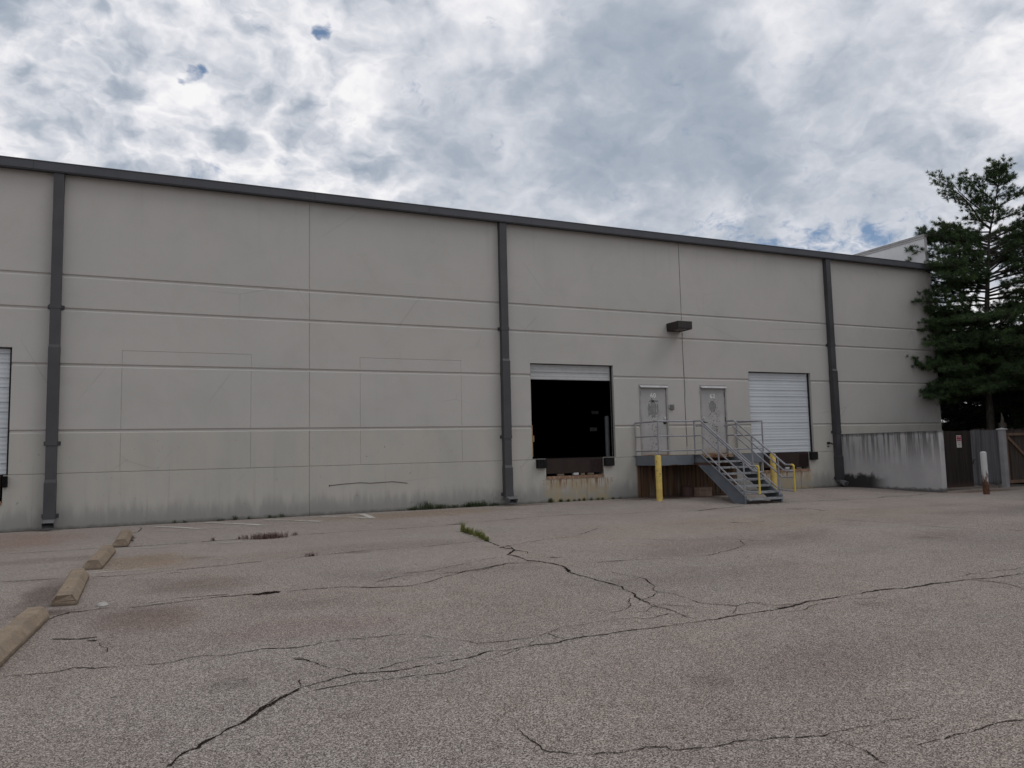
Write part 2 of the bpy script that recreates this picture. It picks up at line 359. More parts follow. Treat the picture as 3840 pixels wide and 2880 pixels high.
def m_paint(name, col, var=.12, rough=.55, scale=3, spec=.35, bump=.0, sp=None, streak=False):
    m, t, b = material(name, rough=rough, spec=spec); co = t.obj()
    n = t.noise(t.stretch(co, 8, 8, .6) if streak else co, scale if not streak else 1, 5, .6)
    lo = tuple(c_*(1-var) for c_ in col); hi = tuple(min(1, c_*(1+var)) for c_ in col)
    c = t.mix(t.rng(n, .3, .7), lo, hi)
    if sp: c = t.mix(t.rng(t.noise(co, sp[0], 4, .6), sp[1], sp[1]+.03, 0, sp[3] if len(sp) > 3 else .7), c, sp[2])
    t.put(b.inputs['Base Color'], c); t.put(b.inputs['Roughness'], t.rng(n, .2, .8, rough-.08, min(1, rough+.12)))
    if bump: t.put(b.inputs['Normal'], t.bump(t.noise(co, 30, 4, .6), bump, .01))
    return m
M_ASPH, M_CRACK, M_LINE, M_FAINT, M_WALL = m_asphalt(), m_crack(), m_line(), m_faint(), m_wall()
M_TRIM = m_paint('dark_grey_trim', (.058, .060, .068), .18, .5, 1.2)
M_SPOUT = m_paint('downspout_metal', (.050, .050, .055), .15, .5, 1.5)
M_SPOUTL = m_paint('weathered_outlet_metal', (.12, .12, .125), .2, .6, 8)
M_BLACK = m_paint('black_void', (.006, .006, .007), .2, .95, 3, .05)
M_RUBBER = m_paint('black_rubber', (.014, .013, .013), .3, .85, 12, .2, .5)
M_SEAL = m_paint('door_seal', (.02, .02, .02), .3, .8, 6, .2)
M_PLATE = m_paint('brown_leveler_steel', (.026, .016, .014), .2, .7, 3, .25, .1)
M_ROOF = m_paint('roof_sheet', (.35, .35, .34), .1, .8, 2)
M_WHITE = m_paint('white_parapet', (.58, .58, .59), .07, .7, 1.2, .3, .05)
M_DOORW = m_paint('white_steel_door', (.50, .53, .555), .05, .45, .8)
M_YEL = m_paint('yellow_bollard_paint', (.53, .385, .11), .16, .6, 5, .3, .05, (7, .60, (.20, .15, .07)))
M_YEL2 = m_paint('yellow_rail_paint', (.50, .38, .07), .14, .55, 8)
M_RAIL = m_paint('grey_galvanised_pipe', (.25, .25, .27), .16, .5, 7, .4)
M_CHAN = None
def m_channel():
    m, t, b = material('grey_painted_channel', rough=.55, spec=.35); co = t.pos(); x, y, z = t.sep(co)[:3]
    n = t.noise(co, 3, 5, .6); c = t.mix(t.rng(n, .3, .7), (.11, .125, .145), (.14, .155, .175))
    def patch(cx, cz, rx, rz):
        nonlocal c
        dd = t.v('LENGTH', t.v('MULTIPLY', t.v('SUBTRACT', co, (cx, 0, cz)), (1/rx, 0, 1/rz)))
        dd = t.m('ADD', dd, t.m('MULTIPLY', t.m('SUBTRACT', t.noise(co, 14, 4, .6), .5), 1.4))
        c = t.mix(t.m('MULTIPLY', t.rng(dd, .5, 1.1, 1, 0), .85), c, (.075, .030, .014))
    patch(14.24, 1.16, .035, .10); patch(14.22, .98, .16, .05); patch(13.45, .96, .22, .028); patch(16.3, .96, .2, .02); patch(15.5, 1.0, .1, .06)
    t.put(b.inputs['Base Color'], c); return m
M_CHAN = m_channel()
M_TREAD = m_paint('tread_plate', (.24, .25, .26), .2, .6, 6, .3, .1, (7, .6, (.08, .05, .035), .6))
M_RUSTDECK = m_paint('rusty_deck_edge', (.15, .08, .045), .5, .85, 9, .2, .4, (5, .52, (.30, .24, .17), .8))
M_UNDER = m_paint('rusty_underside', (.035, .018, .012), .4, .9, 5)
M_RUSTLIP = m_paint('rusty_angle', (.25, .165, .115), .3, .85, 9, .2, .2, (16, .5, (.15, .07, .035), .6), streak=True)
M_CONC = m_paint('bare_concrete_lip', (.15, .12, .085), .2, .85, 7, .2, .2)
M_BRONZE = m_paint('bronze_lamp_housing', (.026, .020, .018), .2, .5, 3)
M_LENS = m_paint('lamp_lens', (.20, .18, .17), .1, .25, 6, .5)
M_HINGE = m_paint('dark_hinge', (.012, .010, .010), .2, .6, 10)
M_CHROME, _t, _b = material('chrome_lock', (.55, .55, .56), .3, .9)
M_NUM = m_paint('white_numeral', (.75, .75, .75), .1, .7, 20)
M_VENT = m_paint('grey_box', (.16, .16, .155), .15, .6, 10)
def m_entry():
    m, t, b = material('peeling_grey_door', rough=.6, spec=.3); co = t.obj(); x, y, z = t.sep(co)[:3]
    n = t.noise(co, 2.5, 5, .6); c = t.mix(t.rng(n, .3, .7), (.31, .305, .305), (.37, .362, .355))
    c = t.mix(t.m('MULTIPLY', t.m('MULTIPLY', t.rng(t.noise(co, 22, 4, .65), .585, .62), t.band(x, .30, .74, .08)), t.rng(z, 1.75, 1.6)), c, (.07, .062, .056))
    c = t.mix(t.m('MULTIPLY', t.rng(z, .0, .22, 1, 0), .4), c, (.25, .18, .12))
    t.put(b.inputs['Base Color'], c); return m
M_ENTRY = m_entry()
M_FRAME = m_paint('door_frame_paint', (.27, .262, .255), .12, .6, 5)
M_PRIMER = m_paint('exposed_primer', (.20, .20, .195), .15, .8, 8)
M_FLAKE = m_paint('paint_flake_edge', (.06, .055, .052), .3, .9, 12)
M_CAP = m_paint('white_drip_cap', (.42, .42, .42), .15, .5, 9, .3, 0, (25, .62, (.1, .08, .07)))
def m_wing():
    m, t, b = material('stained_enclosure_concrete', rough=.85, spec=.2); co = t.pos(); x, y, z = t.sep(co)[:3]
    n = t.noise(co, 1.1, 5, .6); c = t.mix(t.rng(n, .3, .7), (.34, .335, .338), (.41, .40, .40))
    st = t.noise(t.stretch(co, 1, 7, .35), 1, 6, .62)
    k = t.m('MULTIPLY', t.rng(st, .44, .58), t.rng(t.m('ADD', z, t.m('MULTIPLY', st, -.8)), .05, 1.35))
    c = t.mix(t.m('MULTIPLY', k, .85), c, (.075, .075, .073))
    top = t.rng(t.m('ADD', z, t.m('MULTIPLY', t.noise(co, 9, 4), .2)), 1.76, 1.88)
    c = t.mix(t.m('MULTIPLY', top, .75), c, (.06, .06, .055))
    al = t.m('MULTIPLY', t.rng(t.m('ADD', z, t.m('MULTIPLY', t.noise(co, 4, 5, .6), -.55)), .02, .22, 1, 0), t.rng(y, -2.1, -1.2))
    c = t.mix(t.m('MULTIPLY', al, .95), c, (.014, .014, .013))
    c = t.mix(t.m('MULTIPLY', t.rng(t.m('ADD', z, t.m('MULTIPLY', t.noise(co, 8, 4), -.15)), -.08, .02, 1, 0), .8), c, (.05, .045, .04))
    t.put(b.inputs['Base Color'], c); t.put(b.inputs['Normal'], t.bump(t.noise(co, 18, 5, .65), .2, .02)); return m
M_WING = m_wing()
def m_wood(name, a, b_, sc=(26, 26, .9), rough=.85, wet=None):
    m, t, b = material(name, rough=rough, spec=.15); co = t.obj()
    g = t.noise(t.stretch(co, *sc), 1, 6, .65, .4); g2 = t.noise(t.stretch(co, sc[0]*.25, sc[1]*.25, .3), 1, 4, .5)
    c = t.mix(t.rng(g, .3, .7), a, b_); c = t.mix(t.m('MULTIPLY', t.rng(g2, .5, .7), .6), c, tuple(q*.45 for q in a))
    if wet: c = t.mix(t.m('MULTIPLY', t.rng(t.m('ADD', t.sep(co)[2], t.m('MULTIPLY', g, .25)), .12, .42, 1, 0), wet[1]), c, wet[0])
    t.put(b.inputs['Base Color'], c); t.put(b.inputs['Normal'], t.bump(g, .3, .01)); return m
M_WDARK = m_wood('dark_stained_boards', (.016, .012, .012), (.036, .028, .027), wet=((.10, .065, .05), .5))
M_WGREY = m_wood('grey_painted_boards', (.075, .075, .08), (.13, .13, .137), wet=((.035, .028, .03), .85))
M_WBRN = m_wood('weathered_brown_boards', (.050, .040, .035), (.095, .078, .068))
M_WFRM = m_wood('brown_gate_frame', (.14, .085, .062), (.20, .135, .10), (14, 14, 3))
M_POST = m_paint('white_gate_post', (.28, .28, .29), .12, .7, 3, .3, .1)
def m_rustpost():
    m, t, b = material('white_post_rusting_at_foot', rough=.7, spec=.25); co = t.obj(); z = t.sep(co)[2]
    n = t.noise(co, 16, 5, .65); c = t.mix(t.noise(co, 3, 4), (.36, .36, .36), (.46, .46, .455))
    k = t.rng(t.m('ADD', z, t.m('MULTIPLY', t.m('SUBTRACT', t.noise(t.stretch(co, 18, 18, 5), 1, 4, .6), .5), 1.5)), .34, .62, 1, 0)
    c = t.mix(k, c, t.mix(t.rng(n, .35, .65), (.115, .052, .026), (.045, .022, .014)))
    t.put(b.inputs['Base Color'], c); return m
M_RPOST = m_rustpost()
def m_stop():
    m, t, b = material('tan_wheel_stop_concrete', rough=.9, spec=.15); co = t.obj()
    n = t.noise(co, 6, 5, .65); s = t.noise(co, 85, 3, .65)
    c = t.mix(t.rng(n, .3, .7), (.205, .158, .116), (.290, .228, .168)); c = t.mix(t.rng(s, .55, .75), c, (.42, .35, .27))
    c = t.mix(t.rng(s, .28, .42, .7, 0), c, (.09, .065, .045)); c = t.mix(t.m('MULTIPLY', t.rng(t.sep(co)[2], .0, .045, 1, 0), .7), c, (.07, .055, .045)); c = t.mix(t.m('MULTIPLY', t.rng(t.noise(co, 3.1, 5, .7), .50, .68), .55), c, (.14, .115, .095))
    nz = t.sep(t.new('ShaderNodeNewGeometry').outputs['Position'])[2]
    t.put(b.inputs['Base Color'], c); t.put(b.inputs['Normal'], t.bump(t.m('ADD', s, n), .5, .01)); return m
M_STOP = m_stop()
def m_leaf(name, a, b_, sc=1.3, rough=.6):
    m, t, b = material(name, rough=rough, spec=.2); co = t.pos()
    n = t.noise(co, sc, 4, .6); n2 = t.noise(co, 9, 2, .5)
    t.put(b.inputs['Base Color'], t.mix(t.rng(t.m('ADD', t.m('MULTIPLY', n, .6), t.m('MULTIPLY', n2, .4)), .35, .65), a, b_)); return m
M_NEEDLE = m_leaf('pine_needles', (.026, .050, .024), (.080, .125, .046))
M_NEEDLE2 = m_leaf('dark_needles', (.012, .024, .012), (.030, .050, .022))
M_BARK = m_wood('bark', (.035, .030, .027), (.085, .075, .066), (9, 9, 3))
M_CONE = m_paint('pine_cone', (.05, .038, .03), .3, .9, 12)
M_WEED = m_leaf('weed_green', (.10, .115, .025), (.19, .20, .055), 6)
M_WEEDD = m_leaf('dark_weed_green', (.035, .055, .022), (.070, .090, .035), 6)
M_WEEDR = m_leaf('dry_red_weed', (.11, .062, .055), (.17, .115, .095), 6)
M_SOIL = m_paint('dark_soil', (.025, .022, .017), .4, 1, 6, .05)
M_STONE = m_paint('pale_stone', (.36, .345, .325), .2, .9, 9, .2, .4)
M_CARD = m_paint('brown_box', (.22, .155, .12), .15, .85, 7, .15, .1)
M_BUCKET = m_paint('brown_bucket', (.060, .034, .030), .15, .7, 5)
M_LITTER = m_paint('dead_leaves', (.05, .03, .02), .5, 1, 20)

# ---------------------------------------------------------------- ground
def axis(lo, hi, fine0, fine1, step, far):
    a = list(np.arange(fine0, fine1+1e-6, step)); return sorted(set([round(float(q), 4) for q in a] + far))
XS = axis(0, 0, 15.5, 20.5, .25, [-600, -150, -40, -15, -8, -4, 0, 4, 8, 12, 15, 21, 24, 27, 32, 45, 90, 200, 600])
YS = axis(0, 0, -3.75, -.5, .25, [-600, -150, -60, -30, -19, -14, -10, -7, -5, -4, 0, .2, 3, 8, 20, 60, 200, 600])
g = MB()
gv = [(x, y, gz(x, y)) for y in YS for x in XS]; nx = len(XS)
g.poly(gv, [(j*nx+i, j*nx+i+1, (j+1)*nx+i+1, (j+1)*nx+i) for j in range(len(YS)-1) for i in range(nx-1)])
g.cur = 1
def strip(mb, pts, w, dz, jitter=True):
    P = []
    for (x0, y0), (x1, y1) in zip(pts[:-1], pts[1:]):
        L = math.hypot(x1-x0, y1-y0); n = max(1, int(L/.035))
        for k in range(n): P.append((x0+(x1-x0)*k/n, y0+(y1-y0)*k/n))
    P.append(pts[-1])
    if len(P) < 2: return
    ph = random.random()*9; L = []; Rr = []; acc = 0
    for i, (x, y) in enumerate(P):
        a = P[max(0, i-1)]; b = P[min(len(P)-1, i+1)]; dx_, dy_ = b[0]-a[0], b[1]-a[1]; l = math.hypot(dx_, dy_) or 1
        nx_, ny_ = -dy_/l, dx_/l
        if jitter:
            acc = acc*.70+random.uniform(-1, 1)*.013
            ww = w*.5*max(.15, .75+.55*math.sin(i*.21+ph)*math.sin(i*.083+2*ph)+random.uniform(-.45, .6))
            x += nx_*acc; y += ny_*acc
            if i in (0, len(P)-1): ww *= .2
        else: ww = w/2
        for S, sg in ((L, 1), (Rr, -1)):
            X_, Y_ = x+sg*nx_*ww, y+sg*ny_*ww; S.append((X_, Y_, gz(X_, Y_)+dz))
    n = len(P); mb.poly(L+Rr, [(n+i, n+i+1, i+1, i) for i in range(n-1)])
CRACKS = [
(0.03,[(0.03,-15.08),(0.05,-15.07),(0.12,-14.92),(0.2,-14.88),(0.27,-14.77),(0.34,-14.69),(0.43,-14.6),(0.53,-14.47),(0.63,-14.34),(0.74,-14.21),(0.89,-14.06)]),
(0.018,[(0.89,-14.06),(1.0,-14.0),(1.12,-13.95),(1.26,-13.93),(1.33,-13.92),(1.44,-13.93),(1.59,-13.96),(1.72,-13.95),(1.9,-13.94),(2.09,-13.92),(2.21,-13.89),(2.37,-13.82),(2.57,-13.86),(2.75,-13.83),(2.89,-13.86),(3.07,-13.8),(3.25,-13.78),(3.42,-13.81),(3.59,-13.76),(3.83,-13.79),(4.11,-13.8),(4.44,-13.82),(4.7,-13.78),(4.87,-13.77),(5.08,-13.76),(5.33,-13.75)]),
(0.034,[(5.33,-13.75),(5.59,-13.69),(5.92,-13.64),(6.29,-13.63),(6.68,-13.58),(6.96,-13.58),(7.23,-13.65),(7.67,-13.6),(8.01,-13.61),(8.3,-13.64),(8.55,-13.7),(8.84,-13.69),(9.11,-13.7)]),
(0.01,[(0.94,-14.16),(1.04,-14.15),(1.22,-14.12),(1.41,-14.16),(1.61,-14.17),(1.82,-14.22),(1.91,-14.18),(2.07,-14.11),(2.24,-14.06),(2.44,-13.96),(2.59,-13.88)]),
(0.006,[(1.44,-13.88),(1.65,-13.79),(1.85,-13.76),(2.0,-13.79),(2.11,-13.84)]),
(0.008,[(1.97,-12.93),(2.09,-13.14),(2.24,-13.32),(2.37,-13.54),(2.6,-13.6),(2.79,-13.6),(3.02,-13.5),(3.24,-13.38),(3.47,-13.39),(3.61,-13.37),(3.84,-13.37),(4.0,-13.41),(4.08,-13.51)]),
(0.006,[(2.71,-13.77),(2.77,-13.7),(2.84,-13.65)]),
(0.006,[(3.02,-13.5),(3.03,-13.66),(3.05,-13.81)]),
(0.014,[(-1.04,-12.72),(-0.98,-12.73),(-0.89,-12.74),(-0.73,-12.78),(-0.65,-12.76),(-0.57,-12.71),(-0.43,-12.79),(-0.31,-12.81),(-0.13,-12.87),(-0.02,-12.89),(0.1,-12.9),(0.21,-12.83),(0.35,-12.82),(0.47,-12.89),(0.61,-12.85),(0.75,-12.84),(0.93,-12.91),(1.08,-12.92),(1.22,-12.88),(1.43,-12.87),(1.59,-12.89),(1.79,-12.9),(1.97,-12.93)]),
(0.014,[(0.95,-13.27),(1.02,-13.35),(1.07,-13.46),(1.12,-13.61),(1.2,-13.71),(1.24,-13.82),(1.3,-13.93)]),
(0.007,[(0.89,-14.04),(0.89,-13.94),(0.91,-13.85)]),
(0.018,[(-0.98,-10.55),(-0.93,-10.38),(-0.83,-10.22),(-0.71,-10.27),(-0.58,-10.19),(-0.42,-10.22),(-0.27,-10.28),(-0.11,-10.28),(0.04,-10.23),(0.2,-10.22),(0.3,-10.21),(0.42,-10.18),(0.54,-10.16),(0.69,-10.14),(0.84,-10.16),(1.01,-10.17),(1.22,-10.19),(1.44,-10.18),(1.65,-10.2),(1.98,-10.25),(2.28,-10.5),(2.5,-10.57),(2.7,-10.63),(3.03,-10.42),(3.35,-10.14),(3.68,-9.92),(3.97,-9.84),(4.4,-9.59),(4.65,-9.7),(4.86,-9.84)]),
(0.007,[(2.37,-10.15),(2.79,-9.87),(3.13,-9.92),(3.54,-9.96),(3.87,-9.96),(4.26,-9.65)]),
(0.007,[(2.45,-9.82),(2.87,-9.67),(3.2,-9.65),(3.53,-9.49),(3.92,-9.28),(4.3,-9.04),(4.6,-9.01)]),
(0.012,[(-0.11,-10.11),(0.04,-10.06),(0.2,-9.97),(0.37,-10.0),(0.55,-10.0),(0.72,-10.04)]),
(0.09,[(0.96,-10.22),(1.09,-10.19),(1.27,-10.16)]),
(0.014,[(-1.89,-7.39),(-1.74,-7.44),(-1.58,-7.49),(-1.39,-7.51),(-1.24,-7.51),(-1.09,-7.53)]),
(0.012,[(-0.84,-7.66),(-0.75,-7.61),(-0.62,-7.7),(-0.38,-7.71),(-0.18,-7.71),(0.03,-7.65),(1.63,-7.29),(3.17,-6.98),(3.61,-7.06),(4.04,-7.08),(4.5,-6.95),(4.85,-6.89),(5.11,-6.92),(5.16,-7.05)]),
(0.01,[(0.07,-7.93),(0.18,-7.83),(0.3,-7.86)]),
(0.018,[(-2.47,-3.77),(-2.15,-3.83),(-1.66,-3.85),(-1.33,-3.87),(-0.95,-3.87),(-0.72,-3.9),(-0.41,-3.93),(0.05,-3.95),(0.51,-3.94),(0.98,-3.86),(0.7,-3.86),(1.43,-3.84),(1.86,-3.96),(2.42,-3.77),(3.54,-3.75),(4.71,-3.81),(6.0,-3.7),(5.6,-3.65),(6.98,-3.41),(8.04,-3.1),(9.0,-3.13),(9.75,-3.56),(10.22,-3.76),(10.76,-3.74),(11.27,-3.98),(11.89,-4.23),(12.67,-3.95),(13.54,-3.94)]),
(0.024,[(5.39,-5.09),(5.35,-5.78),(5.38,-6.25),(5.19,-6.97),(5.07,-7.72),(5.17,-8.01),(5.07,-8.36),(4.77,-8.78),(4.81,-9.05),(4.76,-9.46),(4.85,-9.69),(4.93,-9.99),(4.9,-10.35),(4.73,-10.78),(4.73,-10.95)]),
(0.016,[(4.73,-10.95),(4.75,-11.26),(4.74,-11.65),(4.74,-11.97),(4.63,-12.32),(4.54,-12.62),(4.49,-12.87)]),
(0.01,[(4.49,-12.87),(4.42,-13.09),(4.46,-13.21),(4.42,-13.43),(4.39,-13.64),(4.44,-13.71)]),
(0.1,[(5.02,-7.91),(5.07,-8.06),(5.14,-8.17)]),
(0.06,[(5.2,-7.75),(5.25,-7.87)]),
(0.05,[(5.13,-9.37),(5.29,-9.55)]),
(0.05,[(4.75,-9.49),(4.86,-9.74)]),
(0.014,[(5.09,-8.32),(5.15,-8.67),(5.08,-8.87)]),
(0.009,[(5.26,-7.8),(5.65,-7.53),(6.16,-7.35),(6.55,-7.29),(6.87,-7.17),(7.16,-6.9),(7.81,-6.3)]),
(0.009,[(5.29,-10.19),(5.65,-10.22),(6.05,-10.28),(6.44,-10.37),(6.74,-10.47),(7.05,-10.52),(7.54,-10.32),(7.98,-10.12),(8.28,-9.93),(8.71,-9.36)]),
(0.012,[(5.21,-11.01),(5.2,-11.29),(5.27,-11.49),(5.21,-11.81),(5.06,-12.14),(4.9,-12.42),(4.96,-12.58),(4.96,-12.82),(4.9,-13.15),(4.96,-13.26),(5.07,-13.38),(5.11,-13.45),(5.29,-13.41),(5.42,-13.44),(5.34,-13.45),(5.46,-13.62),(5.64,-13.64)]),
(0.009,[(4.9,-12.42),(4.72,-12.62),(4.53,-12.73),(4.46,-12.9)]),
(0.008,[(5.11,-13.45),(5.0,-13.58),(4.86,-13.69)]),
(0.008,[(4.46,-12.57),(4.34,-12.73),(4.27,-12.9),(4.1,-13.04),(3.89,-13.11)]),
(0.008,[(4.34,-13.05),(4.56,-13.07),(4.69,-13.21),(4.8,-13.24)]),
(0.006,[(4.51,-12.83),(4.39,-13.08),(4.22,-13.22),(4.15,-13.17)]),
(0.008,[(4.0,-13.4),(3.98,-13.48),(4.14,-13.49),(4.37,-13.4)]),
(0.009,[(5.33,-13.86),(5.51,-13.92),(5.71,-13.82),(6.01,-13.78),(6.29,-13.77),(6.6,-13.84)]),
(0.012,[(8.01,-13.61),(8.23,-13.62),(8.33,-13.84),(8.3,-14.08),(8.21,-14.26)]),
(0.01,[(8.33,-13.45),(8.65,-13.4),(8.96,-13.43),(9.53,-13.44)]),
(0.009,[(2.0,-15.94),(2.1,-15.98),(2.18,-16.01),(2.32,-16.0),(2.41,-16.05),(2.41,-16.1),(2.51,-16.11),(2.64,-16.15),(2.77,-16.15),(2.89,-16.19),(3.0,-16.21),(3.09,-16.26),(3.24,-16.3),(3.4,-16.3),(3.51,-16.3),(3.64,-16.3),(3.78,-16.31),(3.89,-16.35)]),
(0.008,[(3.26,-16.3),(3.25,-16.38),(3.24,-16.48),(3.26,-16.55),(3.23,-16.63),(3.21,-16.73)]),
(0.009,[(3.53,-16.62),(3.7,-16.64),(3.9,-16.63),(4.05,-16.63),(4.26,-16.62),(4.39,-16.65)]),
(0.005,[(1.69,-15.13),(1.76,-15.21),(1.8,-15.32)]),
(0.007,[(1.83,-15.43),(1.83,-15.58),(1.83,-15.77),(1.9,-15.86),(1.97,-15.93)]),
(0.014,[(-0.85,-11.51),(-0.74,-11.6),(-0.61,-11.64),(-0.52,-11.66),(-0.48,-11.66)]),
(0.05,[(-0.56,-11.74),(-0.48,-11.81)]),
(0.006,[(-0.47,-11.9),(-0.43,-12.05),(-0.37,-12.13),(-0.35,-12.3)]),
(0.022,[(11.4,-4.0),(11.98,-4.13),(12.58,-3.88),(13.05,-3.89),(13.77,-3.69)]),
(0.018,[(15.79,-2.98),(15.69,-3.61),(16.15,-3.65),(16.6,-3.72)]),
(0.03,[(14.1,-5.05),(14.28,-5.33),(14.19,-5.71),(14.05,-6.13)]),
(0.035,[(16.23,-3.71),(16.98,-3.8),(17.64,-4.03),(18.03,-4.14),(18.65,-3.87),(18.99,-3.99),(19.38,-4.13),(20.26,-3.91),(20.52,-3.92)]),
(0.04,[(10.61,-6.84),(10.66,-7.13),(11.21,-7.19)]),
(0.03,[(13.89,-5.06),(13.9,-5.64)]),
(0.012,[(-0.37,-0.64),(-0.36,-1.2),(-0.41,-1.65),(-0.51,-1.77)]),
(0.01,[(7.53,-8.34),(7.9,-8.84),(8.32,-9.01),(8.78,-9.28),(8.94,-9.58),(9.1,-9.7)]),
(0.008,[(7.56,-12.15),(7.59,-12.25)]),
(0.012,[(12.49,-7.3),(12.83,-8.62),(12.9,-10.02),(13.36,-11.06)])]

for w_, pts in CRACKS:
    near_ = sum(p[1] for p in pts)/len(pts) < -12.0
    strip(g, pts, w_*(.85 if near_ else 1.15)+(.002 if near_ else .007), .004)
    if w_ > .013 and len(pts) > 3:                       # broken edge beside the wide cracks
        o_ = random.choice((-1, 1))*.03; k_ = random.randrange(0, len(pts)-2); strip(g, [(p[0], p[1]+o_+random.uniform(-.01, .01)) for p in pts[k_:k_+3]], .006, .0055)
for x0, x1, w_ in ((-19, 9.4, .05), (9.4, 21, .04)):      # dirt caught in the joint along the wall
    strip(g, [(x0+(x1-x0)*k/30, -.012) for k in range(31)], w_, .004)
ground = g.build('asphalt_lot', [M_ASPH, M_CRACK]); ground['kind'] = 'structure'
HATCH = [((-.24, -.64), (.75, -1.74), .10), ((.94, -.48), (2.03, -1.76), .10), ((2.2, -.61), (3.31, -1.71), .10), ((3.41, -.46), (4.42, -1.51), .10), ((4.54, -.43), (4.51, -1.64), .13)]
for a, b_, w_ in HATCH:
    q = MB(); strip(q, [a, b_], w_*1.25, .011, False); tag(q.build('painted_line', M_LINE), kind='structure')
for a, b_, w_ in (((-.43, -1.79), (4.43, -1.75), .08), ((-.57, -4.34), (1.6, -4.42), .09), ((-.82, -7.22), (.2, -7.3), .09)):
    q = MB(); strip(q, [(a[0]+(b_[0]-a[0])*k/12, a[1]+(b_[1]-a[1])*k/12) for k in range(13)], w_, .008, False); tag(q.build('painted_line', M_FAINT), kind='structure')
q = MB(); q.box((26.62, -9, -.3), (70, 30, .02)); tag(q.build('soil', M_SOIL), kind='structure')

# ---------------------------------------------------------------- warehouse
wh = empty('warehouse', (3.35, 0, 0), 'long grey tilt-up concrete warehouse with dark trim, downspouts and dock doors', 'building')
X0, X1, ZT = -24.0, 26.54, 7.98
HG = [(5.662, .085, .026, .028), (4.897, .085, .026, .028), (3.649, .085, .026, .028), (2.177, .088, .026, .028), (1.224, .028, .014, .008)]
VG = [(3.35, .024, .014), (14.83, .022, .012), (-8.13, .024, .014), (-19.6, .024, .014), (26.28, .02, .01)]
PAN = [(-.84, 1.96), (4.63, 7.40)]
OPEN = [(9.50, 12.25, 1.235, 3.955), (9.92, 11.82, .65, 1.235), (17.42, 20.12, 1.215, 3.89), (17.86, 19.87, .61, 1.215), (-5.69, -2.97, 1.21, 3.97), (-5.3, -3.06, .61, 1.21),
        (13.14, 14.19, 1.25, 3.40), (15.42, 16.46, 1.25, 3.41)]
HOLES = OPEN
def dep(x, z):
    d_ = 0
    for zt, wd, dp, chf in HG:
        zb = zt-wd
        if zb < z < zt: d_ = max(d_, dp*min(1, (z-zb)/chf, (zt-z)/chf))
    for xc, wd, dp in VG:
        if abs(x-xc) < wd/2: d_ = max(d_, dp*min(1, (wd/2-abs(x-xc))/.005))
    for a, b_ in PAN:
        for xc in (a, b_):
            if abs(x-xc) < .008 and 1.2 < z < 3.965: d_ = max(d_, .008)
        if abs(z-3.96) < .008 and a-.008 < x < b_+.008: d_ = max(d_, .008)
    return d_
zs = {0.0, -.3, ZT}; xs = {X0, X1}
for zt, wd, dp, chf in HG: zs |= {zt, zt-chf, zt-wd+chf, zt-wd}
for xc, wd, dp in VG: xs |= {xc-wd/2, xc-wd/2+.005, xc+wd/2-.005, xc+wd/2}
for a, b_ in PAN:
    for xc in (a, b_): xs |= {xc-.008, xc-.003, xc+.003, xc+.008}
zs |= {3.952, 3.957, 3.963, 3.968, 1.2}
for a, b_, c_, d_ in HOLES: xs |= {a, b_}; zs |= {c_, d_}
for k in range(-23, 26): xs.add(k+.07)
def clean(S):
    S = sorted(round(q, 4) for q in S); o = [S[0]]
    for q in S[1:]:
        if q-o[-1] > .0008: o.append(q)
    return o
xs, zs = clean(xs), clean(zs)
wm = MB(); vid = {}
V = []
for j, z in enumerate(zs):
    for i, x in enumerate(xs): V.append((x, dep(x, z), z))
F = []
for j in range(len(zs)-1):
    for i in range(len(xs)-1):
        cx_, cz_ = (xs[i]+xs[i+1])/2, (zs[j]+zs[j+1])/2
        if any(a < cx_ < b_ and c_ < cz_ < d_ for a, b_, c_, d_ in HOLES): continue
        n_ = len(xs); F.append((j*n_+i, j*n_+i+1, (j+1)*n_+i+1, (j+1)*n_+i))
wm.poly(V, F)
TH = .20
def jamb(x0, x1, z0, z1, dpt=TH, sides='LRTB'):
    if 'L' in sides: wm.face([(x0, 0, z0), (x0, 0, z1), (x0, dpt, z1), (x0, dpt, z0)])
    if 'R' in sides: wm.face([(x1, 0, z1), (x1, 0, z0), (x1, dpt, z0), (x1, dpt, z1)])
    if 'T' in sides: wm.face([(x0, 0, z1), (x1, 0, z1), (x1, dpt, z1), (x0, dpt, z1)])
    if 'B' in sides: wm.face([(x1, 0, z0), (x0, 0, z0), (x0, dpt, z0), (x1, dpt, z0)])
for (a, b_, c_, d_), (pa, pb, pc_, pd) in ((OPEN[0], OPEN[1]), (OPEN[2], OPEN[3]), (OPEN[4], OPEN[5])):
    jamb(a, b_, c_, d_, TH, 'LRT'); jamb(pa, pb, pc_, pd, .5, 'LRB')
    for l, r_ in ((a, pa), (pb, b_)): wm.face([(l, 0, c_), (r_, 0, c_), (r_, TH, c_), (l, TH, c_)])
for o_ in OPEN[6:]: jamb(*o_, .12)
# inner faces, end wall, rear wall
wm.face([(X1, 0, -.3), (X1, 40, -.3), (X1, 40, ZT), (X1, 0, ZT)])
wm.face([(X0, 40, -.3), (X0, 0, -.3), (X0, 0, ZT), (X0, 40, ZT)])
wm.face([(X1, 40, -.3), (X0, 40, -.3), (X0, 40, ZT), (X1, 40, ZT)])
wm.build('wall', M_WALL, wh)
rf = MB(); rf.box((X0, .02, 7.9), (26.38, 40, 8.0)); rf.build('roof', M_ROOF, wh)
fa = MB()
x = X0
while x < 26.5:
    x2 = min(x+3.05, 26.44) if x+3.05 < 24.5 else 26.44
    fa.box((x, -.22, 7.925), (x2-.004, -.004, 8.105)); x = x2
    if x >= 26.43: break
fa.box((X0, -.23, 8.106), (26.45, .25, 8.125))
fa.box((X0, -.205, 7.905), (26.43, -.19, 7.924))
fa.build('roof_fascia', M_TRIM, wh)
